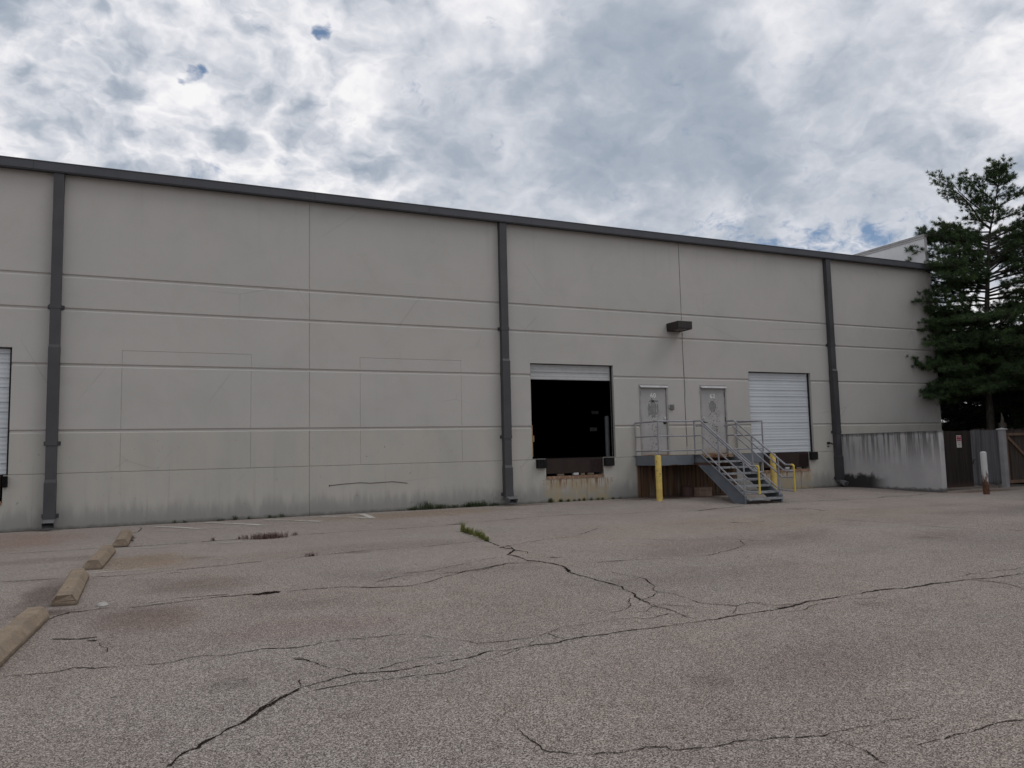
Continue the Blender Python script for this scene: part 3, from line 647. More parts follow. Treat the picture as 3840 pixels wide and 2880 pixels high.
ep = MB(); ep.box((26.39, .06, 7.9), (26.535, 30, 9.28)); eo = ep.build('end_parapet', M_WHITE, wh); part(eo, 'white end parapet rising above the dark roof edge')
ec = MB(); ec.box((26.355, .03, 9.281), (26.57, 30.03, 9.37)); ec.box((26.372, .05, 9.20), (26.389, 30, 9.235)); ec.build('coping', m_paint('coping_metal', (.30, .29, .29), .15, .6, 4), eo)
# interior of the warehouse seen through the open dock door
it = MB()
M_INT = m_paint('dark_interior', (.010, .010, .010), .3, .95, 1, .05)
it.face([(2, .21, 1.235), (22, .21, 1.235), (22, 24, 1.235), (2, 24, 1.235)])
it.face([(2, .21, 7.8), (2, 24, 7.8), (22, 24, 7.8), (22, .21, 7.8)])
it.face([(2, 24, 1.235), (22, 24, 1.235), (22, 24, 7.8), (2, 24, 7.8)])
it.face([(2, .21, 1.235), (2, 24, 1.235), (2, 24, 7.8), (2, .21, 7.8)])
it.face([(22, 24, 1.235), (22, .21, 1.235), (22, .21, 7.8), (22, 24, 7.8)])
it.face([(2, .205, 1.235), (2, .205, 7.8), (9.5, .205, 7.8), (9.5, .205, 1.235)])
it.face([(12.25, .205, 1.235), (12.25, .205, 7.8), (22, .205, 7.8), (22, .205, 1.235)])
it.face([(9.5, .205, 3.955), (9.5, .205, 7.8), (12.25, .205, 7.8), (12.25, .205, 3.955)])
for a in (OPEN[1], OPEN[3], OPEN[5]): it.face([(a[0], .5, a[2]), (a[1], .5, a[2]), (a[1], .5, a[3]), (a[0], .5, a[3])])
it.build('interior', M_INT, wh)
gp = MB(); gp.lathe((12.36, .62, 1.24), [(.07, 0), (.07, 1.2), (.05, 1.235), (0, 1.24)], 20)
part(gp.build('guard_post', m_paint('grey_guard_post', (.11, .115, .12), .15, .6, 4), wh), 'grey steel guard post inside the open dock door')
gy = MB(); gy.box((9.555, .205, 1.30), (9.625, .235, 2.19)); gy.box((9.66, .24, 1.72), (9.69, .26, 1.90))
part(gy.build('track_guard', m_paint('tan_track_guard', (.38, .25, .12), .2, .6, 5), wh), 'tan steel track guard at left jamb of the open dock door')
M_CBOX = m_paint('control_box_grey', (.10, .10, .10), .2, .7, 8)
for x_, z_, w_, h_ in ((12.72, 2.60, .26, .10), (12.64, 2.05, .26, .12)):
    pb_ = MB(); pb_.box((x_-w_/2, 1.9, z_), (x_+w_/2, 1.93, z_+h_)); pb_.build('control_box', M_CBOX, wh)
# overhead doors
def dock_door(x0, x1, z0, z1, lines, mt=None):
    p = MB(); Y = .13
    prof = []
    zl = sorted([z0]+[q for q in lines if z0+.03 < q < z1-.02]+[z1])
    for a, b_ in zip(zl[:-1], zl[1:]):
        prof += [(a+.001, Y+.022), (a+.009, Y+.004), (a+.026, Y)]
        n = max(2, int(round((b_-a)/.055)))
        for k in range(1, n): zz = a+.026+(b_-.008-a-.026)*k/n; prof.append((zz, Y+(.006 if k % 2 else 0)))
        prof += [(b_-.008, Y), (b_, Y+.022)]
    v = []
    for z_, y_ in prof: v += [(x0, y_, z_), (x1, y_, z_)]
    p.poly(v, [(2*i, 2*i+1, 2*i+3, 2*i+2) for i in range(len(prof)-1)])
    p.face([(x0, Y, z0), (x0, Y+.05, z0), (x1, Y+.05, z0), (x1, Y, z0)])
    o = p.build('dock_door', mt or M_DOORW, wh)
    for a_, b_ in ((x1-.005, x1+.035), (x0-.035, x0+.005)):
        s_ = MB(); s_.box((a_, Y-.045, z0), (b_, Y-.005, z1)); s_.build('door_seal', M_SEAL, o)
    return o
part(dock_door(17.455, 20.08, 1.22, 3.87, [3.61, 3.29, 3.08, 2.75, 2.54, 2.21, 2.0, 1.64, 1.44]), 'closed white sectional dock door beside the steel stair')
part(dock_door(-5.655, -3.01, 1.22, 3.95, [3.83, 3.63, 3.3, 3.09, 2.77, 2.56, 2.21, 2.02, 1.66, 1.45]), 'closed white sectional dock door at left edge')
part(dock_door(9.535, 12.21, 3.50, 3.94, [3.71], m_paint('shaded_white_door', (.40, .41, .415), .08, .5, 3)), 'raised white sectional dock door, only its lowest panel showing')  # raised door: white made duller to paint in the shade of its recess
for a_, b_ in ((12.211, 12.247), (9.503, 9.54)):
    sl = MB(); sl.box((a_, .085, 1.24), (b_, .125, 3.49)); sl.build('door_track', M_SEAL, wh)
# dock levelers
def leveler(a, b_, z0, z1):
    p = MB(); p.box((a+.03, .02, z0+.07), (b_-.03, .05, z1-.012)); p.box((a+.012, .03, z1-.02), (b_-.012, .45, z1-.002))
    n = 9
    for k in range(n): xx = b_-.06-.045*k; p.box((xx-.007, .008, z0+.10), (xx+.007, .0195, z1-.05))
    o = p.build('dock_leveler', M_PLATE, wh)
    l = MB(); l.box((a-.0, -.014, z0-.085), (b_, .0-.002, z0+.0)); l.build('rusty_lip', M_RUSTLIP, o)
    for u, v_ in ((.20, .31), (.60, .67), (.72, .83)):
        k_ = MB(); k_.box((a+(b_-a)*u, .03, z0+.005), (a+(b_-a)*v_, .12, z0+.062)); k_.build('lip_keeper', M_CONC, o)
    k2 = MB(); k2.box((a+(b_-a)*.47, .015, z0+.008), (a+(b_-a)*.56, .12, z0+.075), .006); part(k2.build('lip_keeper', M_CAP, o), 'pale lip keeper')
leveler(9.92, 11.82, .735, 1.235); leveler(17.86, 19.87, .66, 1.215); leveler(-5.3, -3.07, .66, 1.21)
def bumper(x0, x1, z0, z1, worn=False):
    p = MB(); n = 9
    for k in range(n):
        a = x0+(x1-x0)*k/n; b_ = x0+(x1-x0)*(k+1)/n-.004
        p.box((a, -.105-random.uniform(0, .012)-(random.uniform(0, .02) if worn else 0), z0+random.uniform(0, .02 if worn else .004)), (b_, -.003, z1))
    p.box((x0-.014, -.085, z0+.01), (x0-.002, -.003, z1-.005)); p.box((x1+.0, -.085, z0+.01), (x1+.012, -.003, z1-.005))
    p.build('dock_bumper', M_RUBBER, wh)
bumper(9.62, 9.90, .965, 1.225, True); bumper(11.83, 12.13, .975, 1.225); bumper(19.88, 20.16, .95, 1.21); bumper(17.5, 17.84, .95, 1.21); bumper(-3.05, -2.98, .95, 1.19)
# entry doors
def entry(x0, x1, zt, hinge_left, num, nx_, patches, label):
    fr = MB(); z0 = 1.252
    fr.box((x0+.001, -.012, z0), (x0+.055, .10, zt-.001)); fr.box((x1-.055, -.012, z0), (x1-.001, .10, zt-.001)); fr.box((x0+.0555, -.010, zt-.06), (x1-.0555, .10, zt-.001))
    lf = MB(); lf.box((x0+.060, .025, z0+.012), (x1-.060, .065, zt-.065))
    e = lf.build('entry_door', M_ENTRY, wh, (x0, 0, 1.25)); part(e, label)
    fr.build('door_frame', M_FRAME, e)
    cp = MB(); cp.poly([(x0+.015, -.016, zt-.045), (x1-.01, -.016, zt-.045), (x1-.01, -.075, zt-.10), (x0+.035, -.075, zt-.10), (x0+.015, -.016, zt-.03), (x1-.01, -.016, zt-.03), (x1-.01, -.078, zt-.085), (x0+.035, -.078, zt-.085)],
        [(0, 3, 2, 1), (4, 5, 6, 7), (3, 7, 6, 2), (0, 4, 7, 3), (1, 2, 6, 5)]); cp.build('drip_cap', M_CAP, e)
    hx = x0+.052 if hinge_left else x1-.068
    for hz in (3.12, 2.33, 1.52):
        h = MB(); h.box((hx, .004, hz-.075), (hx+.022, .0245, hz+.075)); h.build('hinge', M_HINGE, e)
    kx = x1-.12 if hinge_left else x0+.12
    k = MB(); k.box((kx-.045, .010, 2.335), (kx+.035, .0245, 2.41)); k.tube([(kx, .005, 2.37), (kx, -.01, 2.37)], .022, 12); k.build('lock_plate', M_CHROME, e)
    k = MB(); k.box((kx-.05, .012, 2.19), (kx+.03, .0245, 2.27)); s_ = -1 if hinge_left else 1
    k.tube([(kx, .02, 2.235), (kx, -.035, 2.235), (kx+s_*.11, -.035, 2.232)], .011, 8); k.build('door_handle', M_SEAL, e)
    th = MB(); th.box((x0+.056, -.02, z0-.001), (x1-.056, .024, z0+.010)); th.build('threshold', M_RUSTDECK, e)
    nb = MB(); text_mb(nb, num, .20, nx_, 3.005, .0235, 1.15); nb.build('door_number', M_NUM, e)
    for cx_, cz_, rx, rz, sd in patches:
        r2 = random.Random(sd); pr = []
        for k in range(26):
            a = 2*math.pi*k/26; rr = 1+r2.uniform(-.13, .13); pr.append((cx_+rx*rr*math.cos(a), cz_+rz*rr*math.sin(a)))
        p1 = MB(); p1.face([(cx_+(a-cx_)*1.07+.004, .0238, cz_+(b_-cz_)*1.05+.004) for a, b_ in pr]); p1.cur = 1; p1.face([(a, .0225, b_) for a, b_ in pr])
        part(p1.build('peeled_patch', [M_FLAKE, M_PRIMER], e), 'bare patch where the paint has peeled off')
    return e
entry(13.14, 14.19, 3.40, True, '60', 13.665, [(13.65, 2.65, .095, .265, 1), (13.50, 2.62, .042, .18, 2), (13.81, 2.66, .030, .15, 3), (13.67, 2.89, .17, .028, 4), (13.60, 2.95, .018, .07, 5)], 'peeling grey door numbered 60')
entry(15.42, 16.46, 3.41, False, '62', 15.93, [(15.91, 2.73, .12, .17, 6), (15.98, 2.98, .012, .07, 7), (16.02, 2.0, .02, .05, 8), (15.94, 2.1, .015, .08, 9)], 'peeling grey door numbered 62')
vb = MB(); vb.box((14.235, -.05, 2.63), (14.385, -.002, 2.79), .004); vb.box((14.245, -.056, 2.64), (14.375, -.051, 2.78))
for k in range(4): vb.box((14.25, -.062, 2.655+k*.03), (14.37, -.0565, 2.668+k*.03))
vb.build('intercom_box', M_VENT, wh)
bl = MB(); bl.box((14.2, -.03, 2.68), (14.228, -.002, 2.78), .004); bl.build('doorbell', M_CAP, wh)
# wall lamp
lm = MB()
lv = [(14.25, -.002, 5.31), (14.77, -.002, 5.31), (14.77, -.60, 5.31), (14.25, -.60, 5.31), (14.25, -.002, 5.075), (14.77, -.002, 5.075), (14.77, -.60, 5.095), (14.25, -.60, 5.095)]
lm.poly(lv, [(0, 3, 2, 1), (3, 7, 6, 2), (0, 4, 7, 3), (1, 2, 6, 5), (0, 1, 5, 4)])
for a, b_ in (((14.25, -.002, 0), (14.30, -.60, 0)), ((14.72, -.002, 0), (14.77, -.60, 0)), ((14.3, -.55, 0), (14.72, -.60, 0)), ((14.3, -.002, 0), (14.72, -.10, 0))):
    lm.box((a[0], a[1], 5.068), (b_[0], b_[1], 5.083))
lo_ = lm.build('wall_lamp', M_BRONZE, wh)
ln = MB(); ln.box((14.301, -.549, 5.085), (14.719, -.101, 5.092)); ln.tube([(14.5, -.18, 5.08), (14.5, -.5, 5.08)], .03, 10); ln.build('lens', M_LENS, lo_)
cd = MB(); cd.tube([(14.835, -.008, 7.9), (14.83, -.008, 5.3)], .004, 6); cd.tube([(14.84, -.008, 5.06), (14.825, -.006, 4.6), (14.85, -.008, 3.2), (14.83, -.006, 2.9), (14.845, -.008, 1.5)], .007, 6)
cd.build('joint_sealant', m_paint('cracked_sealant', (.15, .145, .14), .3, .9, 8), wh)
sp = MB(); sp.tube([(20.74, -.0, 1.5), (20.74, -.07, 1.5)], .042, 12); sp.tube([(20.74, -.06, 1.5), (20.79, -.12, 1.485), (20.82, -.14, 1.45)], .025, 10); sp.box((20.715, -.012, 1.36), (20.79, -.003, 1.40)); sp.build('wall_spigot', M_HINGE, wh)
sr = MB(); sr.tube([(3.84, -.004, .72), (4.2, -.004, .745), (4.63, -.004, .765), (4.87, -.004, .74), (5.46, -.004, .76), (5.86, -.004, .705)], .008, 6); sr.box((3.83, -.008, .69), (3.845, -.001, .74)); sr.build('scraped_groove', M_FLAKE, wh)
# downspouts
def downspout(x0, x1, elbow_w):
    p = MB(); D = .165; Y0 = -.012
    p.box((x0, -D, 4.035), (x1, Y0, 7.96)); 
    p.poly([(x0, -D, 4.035), (x1, -D, 4.035), (x1, Y0, 4.035), (x0, Y0, 4.035), (x0-.008, -D-.03, 3.97), (x1+.008, -D-.03, 3.97), (x1+.008, Y0, 3.97), (x0-.008, Y0, 3.97)],
           [(0, 4, 5, 1), (1, 5, 6, 2), (0, 3, 7, 4)])
    p.box((x0-.008, -D-.03, 1.905), (x1+.008, Y0, 3.9695)); p.box((x0-.001, -D-.018, 1.09), (x1+.001, Y0, 1.904))
    p.poly([(x0-.001, -D-.018, 1.09), (x1+.001, -D-.018, 1.09), (x1+.001, Y0, 1.09), (x0-.001, Y0, 1.09), (x0-.012, -D-.05, 1.02), (x1+.008, -D-.05, 1.02), (x1+.008, Y0, 1.02), (x0-.012, Y0, 1.02)],
           [(0, 4, 5, 1), (1, 5, 6, 2), (0, 3, 7, 4)])
    p.box((x0-.012, -D-.05, .24), (x1+.008, Y0, 1.0195))
    p.box((x0-.004, -D-.008, 4.84), (x1+.004, Y0-.004, 4.845))
    o = p.build('downspout', M_SPOUT, wh)
    for z_ in (4.885, 1.87, .30):
        q_ = MB(); e_ = .01 if z_ > 4 else .03; lo2 = z_-.045; hi2 = z_+.045
        yb = -D-(.004 if z_ > 4 else .053 if z_ < 1 else .034)
        q_.box((x0-.016, yb, lo2), (x1+.014, yb+.0035, hi2))
        q_.box((x0-.06, -.012, lo2), (x0-.016, -.004, hi2)); q_.box((x1+.014, -.012, lo2), (x1+.06, -.004, hi2))
        q_.box((x0-.0195, yb, lo2), (x0-.0155, -.004, hi2)); q_.box((x1+.0115, yb, lo2), (x1+.0145, -.004, hi2))
        q_.build('strap', M_SPOUT, o)
    return o
def outlet(o, x0, x1, ang=0.0):
    # open rectangular elbow kicking forward
    q_ = MB(); a = [(x0-.01, -.215, .24), (x1+.006, -.215, .24), (x1+.006, -.03, .24), (x0-.01, -.03, .24)]
    dx_ = math.sin(ang)*.2
    b_ = [(x0-.01+dx_, -.40, .175), (x1+.01+dx_, -.40, .175), (x1+.01+dx_*.8, -.33, .045), (x0-.01+dx_*.8, -.33, .045)]
    q_.poly(a+b_, [(0, 4, 5, 1), (1, 5, 6, 2), (0, 3, 7, 4), (3, 2, 6, 7)])
    ii = [tuple(Vector(p)*.94+Vector(sum((Vector(r_) for r_ in a+b_), Vector())/8)*.06) for p in a+b_]
    q_.poly(ii, [(0, 1, 5, 4), (1, 2, 6, 5), (0, 4, 7, 3), (3, 7, 6, 2), (0, 3, 2, 1)])
    q_.poly(b_+ii[4:], [(0, 1, 5, 4), (1, 2, 6, 5), (2, 3, 7, 6), (3, 0, 4, 7)])
    q_.build('outlet_elbow', M_SPOUTL, o)
d1 = downspout(-2.27, -2.065, 0); outlet(d1, -2.27, -2.065)
d2 = downspout(8.575, 8.785, 0); outlet(d2, 8.575, 8.785, .25)
d3 = downspout(20.98, 21.185, 0); outlet(d3, 20.98, 21.12, .3)
for xw in (-8.0+11.48*0, ): pass
for k_, xw in enumerate((3.0, 14.2, -1.0)):
    gs = MB(); gs.box((xw, -.2235, 7.92), (xw+.012, -.221, 8.1)); gs.build('fascia_joint', M_SPOUT, wh)

# ---------------------------------------------------------------- steel stair and landing
st = empty('loading_dock_stairs', (14.8, -1.2, 0), 'grey steel stair and landing with pipe railings in front of doors 60 and 62', 'stairs')
LX0, LX1, LY, LZ, SX0, SX1 = 12.93, 16.78, -1.2, 1.24, 14.21, 15.42
def cchan(mb, p, q_, h, side, fl=.05):
    """C channel: web plus two flanges, flanges pointing along 'side'"""
    p, q_, side = Vector(p), Vector(q_), Vector(side)
    dr = (q_-p).normalized(); upv = side.cross(dr).normalized()
    if upv.z < 0: upv = -upv
    mb.bar(p, q_, .008, h, upv) if False else None
    r_ = side.normalized()
    def slab(c0, c1, a, ha, b2, hb):
        v = [c+a*sa*ha+b2*sb*hb for c in (c0, c1) for sa, sb in ((-1, -1), (1, -1), (1, 1), (-1, 1))]
        mb.poly(v, [(0, 1, 2, 3), (7, 6, 5, 4), (0, 4, 5, 1), (1, 5, 6, 2), (2, 6, 7, 3), (3, 7, 4, 0)])
    slab(p, q_, r_, .004, upv, h/2)
    for s_ in (-1, 1):
        off = upv*(h/2-.005)*s_+r_*(fl/2+.004)
        slab(p+off, q_+off, r_, fl/2, upv, .005)
zc = 1.10
for p_, q2, sd_ in (((LX0, LY, zc), (SX0-.05, LY, zc), (0, 1, 0)), ((SX1+.05, LY, zc), (LX1, LY, zc), (0, 1, 0)), ((LX0, LY+.01, zc), (LX0, -.01, zc), (1, 0, 0)), ((LX1, LY+.01, zc), (LX1, -.01, zc), (-1, 0, 0))):
    ch = MB(); cchan(ch, p_, q2, .28, sd_)
    if p_[0] == LX0 and sd_[1]:
        for k in range(4): ch.tube([(LX0+.03, LY-.003, 1.01+.055*k), (LX0+.03, LY-.014, 1.01+.055*k)], .008, 6)
    ch.build('landing_frame', M_CHAN, st)
dk = MB(); dk.box((LX0+.06, LY+.06, 1.195), (LX1-.06, -.02, 1.246)); dk.box((SX0+.05, LY-.28, 1.19), (SX1-.05, LY+.059, 1.244)); dk.box((SX0+.045, LY-.30, 1.15), (SX1-.045, LY-.281, 1.243))
dk.build('landing_deck', M_RUSTDECK, st)
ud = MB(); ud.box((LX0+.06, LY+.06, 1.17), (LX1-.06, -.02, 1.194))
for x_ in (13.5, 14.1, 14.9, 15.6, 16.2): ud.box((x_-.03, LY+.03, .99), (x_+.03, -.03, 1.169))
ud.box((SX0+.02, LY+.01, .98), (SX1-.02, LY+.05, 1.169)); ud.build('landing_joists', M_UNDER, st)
for x_, xx in ((LX0+.06, 0), (LX1-.06, 1)):
    lg = MB(); lg.box((x_-.035, LY+.03, gz(x_, LY)-.01), (x_+.035, LY+.10, .965)); lg.box((x_-.08, LY-.01, gz(x_, LY)+.0), (x_+.08, LY+.14, gz(x_, LY)+.012)); lg.build('landing_leg', m_paint('landing_leg_paint', (.17, .17, .165), .2, .7, 6, .3, 0, (6, .55, (.12, .05, .02), .8)), st)
slope0, slope1 = (LY-.30, 1.24), (-3.28, .06)        # nosing line, y and z
for X_, sd in ((SX0, 1), (SX1, -1)):
    s_ = MB(); H = .27
    # web as polygon with a level head and a plumb cut foot
    yT, zT = -1.5, 1.24; yF = -3.28; zf = gz(X_, yF)+.006
    web = [(LY+.05, zT), (yT, zT), (yF, .12), (yF, zf), (-2.89, zf), (yT+.135, .96), (LY+.05, .96)]
    for xo in (-.005, .005): s_.face([(X_+xo, a, b_) for a, b_ in (web if xo < 0 else web[::-1])])
    n_ = len(web)
    for i in range(n_):
        a, b_ = web[i], web[(i+1) % n_]; s_.face([(X_-.005, *a), (X_-.005, *b_), (X_+.005, *b_), (X_+.005, *a)])
    # flanges
    for a, b_ in ((web[0], web[1]), (web[1], web[2]), (web[4], web[5]), (web[5], web[6]), (web[2], web[3])):
        c0, c1 = Vector((X_-sd*.03, *a)), Vector((X_-sd*.03, *b_)); s_.bar(c0, c1, .055, .010, (0, (b_[1]-a[1]), -(b_[0]-a[0])))
    s_.build('stringer', M_CHAN, st)
for k, (ty, tz) in enumerate(((-1.79, 1.06), (-2.04, .895), (-2.29, .725), (-2.54, .56), (-2.79, .39), (-3.03, .225), (-3.245, .065))):
    tr = MB(); tr.box((SX0+.012, ty-.135, tz-.035), (SX1-.012, ty+.125, tz)); tr.box((SX0+.012, ty-.142, tz-.05), (SX1-.012, ty-.1355, tz+.002)); tr.build('tread', M_TREAD, st)
PR = .024
def rail(pts, name='handrail', mat_=None, parent=None, r_=PR, n=12): q_ = MB(); q_.tube(pts, r_, n); return q_.build(name, mat_ or M_RAIL, parent or st)
TR, MR, LR = 2.225, 1.80, 1.38
def slopez(y, z0, y0=-1.5): return z0-(y0-y)*.645
for X_, sd, near in ((SX0, 1, True), (SX1, -1, False)):
    yE = -3.80; bend = -3.50
    rg = MB()
    xa = LX0 if near else LX1
    z_bt = .935
    rg.tube([(X_, -1.2, TR), (X_, -1.51, TR), (X_, bend, z_bt), (X_, yE+.05, z_bt)], PR, 12)
    rg.tube([(X_, -1.2, MR), (X_, -1.51, MR), (X_, -3.36, .60), (X_, yE, .60)], PR*.85, 12)
    rg.tube([(X_, -1.2, LR), (X_, -1.51, LR), (X_, -3.23, .265)], PR*.85, 12); rg.tube([(X_, -3.23, .265), (X_, yE, .235)], PR*.85, 12)
    # level part round the landing
    if near: loops = [[(X_, LY, z_), (LX0+.0, LY, z_), (LX0+.0, -.06, z_)] for z_ in (TR, MR, LR)]
    else: loops = [[(X_, LY, z_), (LX1, LY, z_), (LX1, -.05, z_)] for z_ in (TR, MR, LR)]
    for i_, lp in enumerate(loops): rg.tube(lp[:2], PR*(1 if i_ == 0 else .85), 12); rg.tube(lp[1:], PR*(1 if i_ == 0 else .85), 12)
    o = rg.build('railing', M_RAIL, st)
    part(o, 'railing on the door 60 side' if near else 'railing on the door 62 side')
    for px_, py_, za, zb in ((X_, LY-.0, 1.245, TR), (X_, -2.235, .74, 1.745), (X_, -3.235, .09, 1.09), (xa, LY, 1.245, TR), (xa, -.05, 1.245, TR)):
        q_ = MB(); q_.tube([(px_, py_, za), (px_, py_, zb)], PR, 12)
        if za > 1.2: q_.box((px_-.05, py_-.05, 1.247), (px_+.05, py_+.05, 1.255))
        q_.build('post', M_RAIL, o)
    gx = X_+sd*.085
    q_ = MB(); q_.tube([(gx, -1.18, 2.08), (gx, -1.52, 2.08), (gx, -3.52, .785), (gx, yE-.02, .775), (X_, yE-.0, .775)], PR*.85, 12)
    for yy in (-2.30, -3.1):
        zz = 2.08-(-1.52-yy)*.6475; q_.tube([(gx, yy, zz), (gx, yy, zz-.07), (X_, yy, zz-.07)], .008, 6)
    q_.build('grab_rail', M_RAIL, o)
    q_ = MB(); q_.tube([(X_, yE+.09, z_bt), (X_, yE+.03, z_bt-.006), (X_, yE+.005, z_bt-.03), (X_, yE, z_bt-.08), (X_, yE, .215)], PR*1.12, 12); q_.tube([(X_, yE, .235), (X_, yE+.03, .236)], PR, 10)
    part(q_.build('rail_end', M_YEL2, o), 'yellow painted end of the railing')

# ---------------------------------------------------------------- bollards, stored things
def bollard(x, y, h, r_, mats, label, name='bollard', lean=(0, 0)):
    z0 = gz(x, y); q_ = MB(); q_.lathe((0, 0, 0), [(r_, -.05), (r_, h-.045), (r_*.93, h-.02), (r_*.6, h-.003), (0, h+.002)], 28)
    o = q_.build(name, mats); o.location = (x, y, z0); o.rotation_euler = (R(lean[0]), R(lean[1]), 0)
    return tag(o, label, 'bollard', 'bollards guarding the dock area')
bollard(12.74, -1.42, 1.27, .088, M_YEL, 'yellow bollard standing clear at the left corner of the landing')
bollard(16.88, -1.48, 1.23, .088, M_YEL, 'yellow bollard behind the stair railings, by the closed dock door')
bollard(21.3, -5.08, 1.21, .082, M_RPOST, 'white bollard with rusty foot in front of the wooden gates', lean=(0, -.6))
bx = MB(); bx.box((-.24, -.16, 0), (.24, .16, .21), .006); bx.box((-.25, -.17, .175), (.25, .17, .265), .008); bx.box((-.12, -.1615, .05), (.1, -.1602, .10))
o = bx.build('storage_box', M_CARD); o.location = (14.76, -.74, gz(14.7, -.7)); o.rotation_euler = (0, 0, R(4)); tag(o, 'low lidded brown box under the landing, beside the dark bucket', 'box')
bk = MB(); bk.lathe((0, 0, 0), [(.185, 0), (.185, .25), (.175, .27), (.15, .30), (.09, .33), (0, .345)], 28)
o = bk.build('bucket', M_BUCKET); o.location = (14.37, -.55, gz(14.4, -.5)); tag(o, 'dark brown domed bucket under the landing, left of the box', 'bucket')

# ---------------------------------------------------------------- wheel stops
def stop_mesh(seed, chip):
    rr = random.Random(seed); bm = bmesh.new(); L = 2.14; W, Wt, H = .25, .135, .13
    n = 26
    prof = [(-W/2, 0), (-W/2, .045), (-W/2+.01, .06), (-Wt/2-.008, H-.012), (-Wt/2+.006, H), (Wt/2-.006, H), (Wt/2+.008, H-.012), (W/2-.01, .06), (W/2, .045), (W/2, 0)]
    rings = []
    for i in range(n+1):
        y_ = -L/2+L*i/n
        ring = []
        for j, (a, b_) in enumerate(prof):
            e = min(i, n-i); k = 1.0
            yy = y_+(.0 if e else (.006 if i == 0 else -.006)*(1 if b_ > H*.8 else 0))
            jt = .0035
            ring.append(bm.verts.new((a*k+rr.uniform(-jt, jt), yy+(rr.uniform(-.006, .006) if e == 0 else 0), max(0, b_+rr.uniform(-jt, jt)*(b_ > 0)))))
        rings.append(ring)
    for a, b_ in zip(rings[:-1], rings[1:]):
        for j in range(len(prof)-1): bm.faces.new((a[j], b_[j], b_[j+1], a[j+1]))
    bm.faces.new(rings[0]); bm.faces.new(rings[-1][::-1])
    if chip:
        for v in bm.verts:
            if v.co.y < -L/2+.05 and v.co.z < .06 and v.co.x < -.03: v.co.x += .03; v.co.y += .035
            if v.co.y < -L/2+.03 and v.co.z > .12: v.co.z -= .018; v.co.y += .012
    mb = MB(); mb.bm(bm)
    return mb
STOPS = [(-.63, -2.81, .3, 'farthest wheel stop, nearest the warehouse wall', 4, 0), (-.83, -5.78, 1.9, 'second wheel stop from the wall, between two others', 3, 0),
         (-.95, -8.74, -1.2, 'third wheel stop from the wall, with a chipped near end', 2, 1), (-1.165, -11.58, 3.2, 'nearest wheel stop, cut by the left edge', 1, 0)]
for x_, y_, a_, lab, sd, chp in STOPS:
    o = stop_mesh(sd, chp).build('wheel_stop', M_STOP); o.location = (x_, y_, gz(x_, y_)+.002); o.rotation_euler = (0, 0, R(-a_)); 
    tag(o, 'tan concrete ' + lab, 'wheel stop', 'concrete wheel stops in a line')
    for yy in (-.6, .6):
        pn = MB(); pn.tube([(0, yy, .122), (0, yy, .1315)], .013, 10); p_ = pn.build('steel_pin', M_RUSTLIP, o); p_.location = (0, 0, 0)
# ---------------------------------------------------------------- enclosure
wg = MB(); wg.box((21.22, -3.8, -.12), (21.42, -.002, 1.795), .006)
tag(wg.build('enclosure_wall', M_WING, None, (21.3, -3.8, -.12)), 'grey concrete wing wall with black run-off streaks, joining the warehouse', 'wall')
def boards(x0, x1, y, z0, z1, w_, seed, jag=0.0, top=.008, th=.02):
    rr = random.Random(seed); mb = MB(); x_ = x0
    while x_ < x1-.02:
        e = min(x_+w_*rr.uniform(.92, 1.06), x1); yo = rr.uniform(-.004, .004)
        za = z0+(rr.uniform(0, jag) if jag else 0); mb.box((x_+.002, y-th/2+yo, za), (e-.002, y+th/2+yo, z1+rr.uniform(-top, top))); x_ = e
    return mb
def gate(name, x0, x1, y, z0, z1, mt, label, seed, front_frame=None, jag=0, **k):
    e = empty(name, (x0, y, -.055), label, 'gate', 'wooden gates closing the enclosure')
    o = boards(x0, x1, y, z0, z1, .14, seed, jag).build('boards', mt, e, (x0, y, -.055))
    return e
ga = gate('wooden_gate', 21.46, 23.36, -3.30, .03, 1.785, M_WDARK, 'dark brown stained board gate with the red and white sign on it', 5)
for z_ in (.25, 1.45): fr = MB(); fr.box((21.5, -3.285, z_), (23.3, -3.245, z_+.09)); fr.build('rear_rail', M_WDARK, ga)
gb = gate('wooden_gate', 23.40, 24.79, -3.26, .01, 1.79, M_WGREY, 'grey painted board gate with ragged foot, next to the white post', 6, jag=.09)
for z_ in (.25, 1.45): fr = MB(); fr.box((23.4, -3.245, z_), (24.78, -3.205, z_+.09)); fr.build('rear_rail', M_WGREY, gb)
lt = MB(); lt.tube([(23.38, -3.30, .72), (23.38, -3.33, .80), (23.40, -3.33, .86), (23.50, -3.33, .865)], .012, 8); lt.build('latch', M_HINGE, gb)
gc = gate('wooden_gate', 25.02, 27.0, -3.28, .09, 1.77, M_WBRN, 'weathered brown gate with diagonal brace, at right edge', 7)
fr = MB(); fr.box((24.99, -3.36, .06), (25.09, -3.292, 1.60), .003); fr.box((24.99, -3.362, 1.601), (27.0, -3.293, 1.685), .003); fr.box((25.092, -3.355, .06), (27.0, -3.292, .16), .003); fr.build('gate_frame', M_WFRM, gc)
fr = MB(); fr.bar((25.11, -3.33, 1.57), (26.93, -3.33, .22), .05, .085, (0, 0, 1)); fr.build('diagonal_brace', M_WFRM, gc)
po = MB(); po.box((24.80, -3.40, -.08), (24.97, -3.24, 1.80), .006); po_o = po.build('gate_post', M_POST, None, (24.9, -3.3, -.08)); tag(po_o, 'white post with pyramid cap between the grey and the brown gate', 'post')
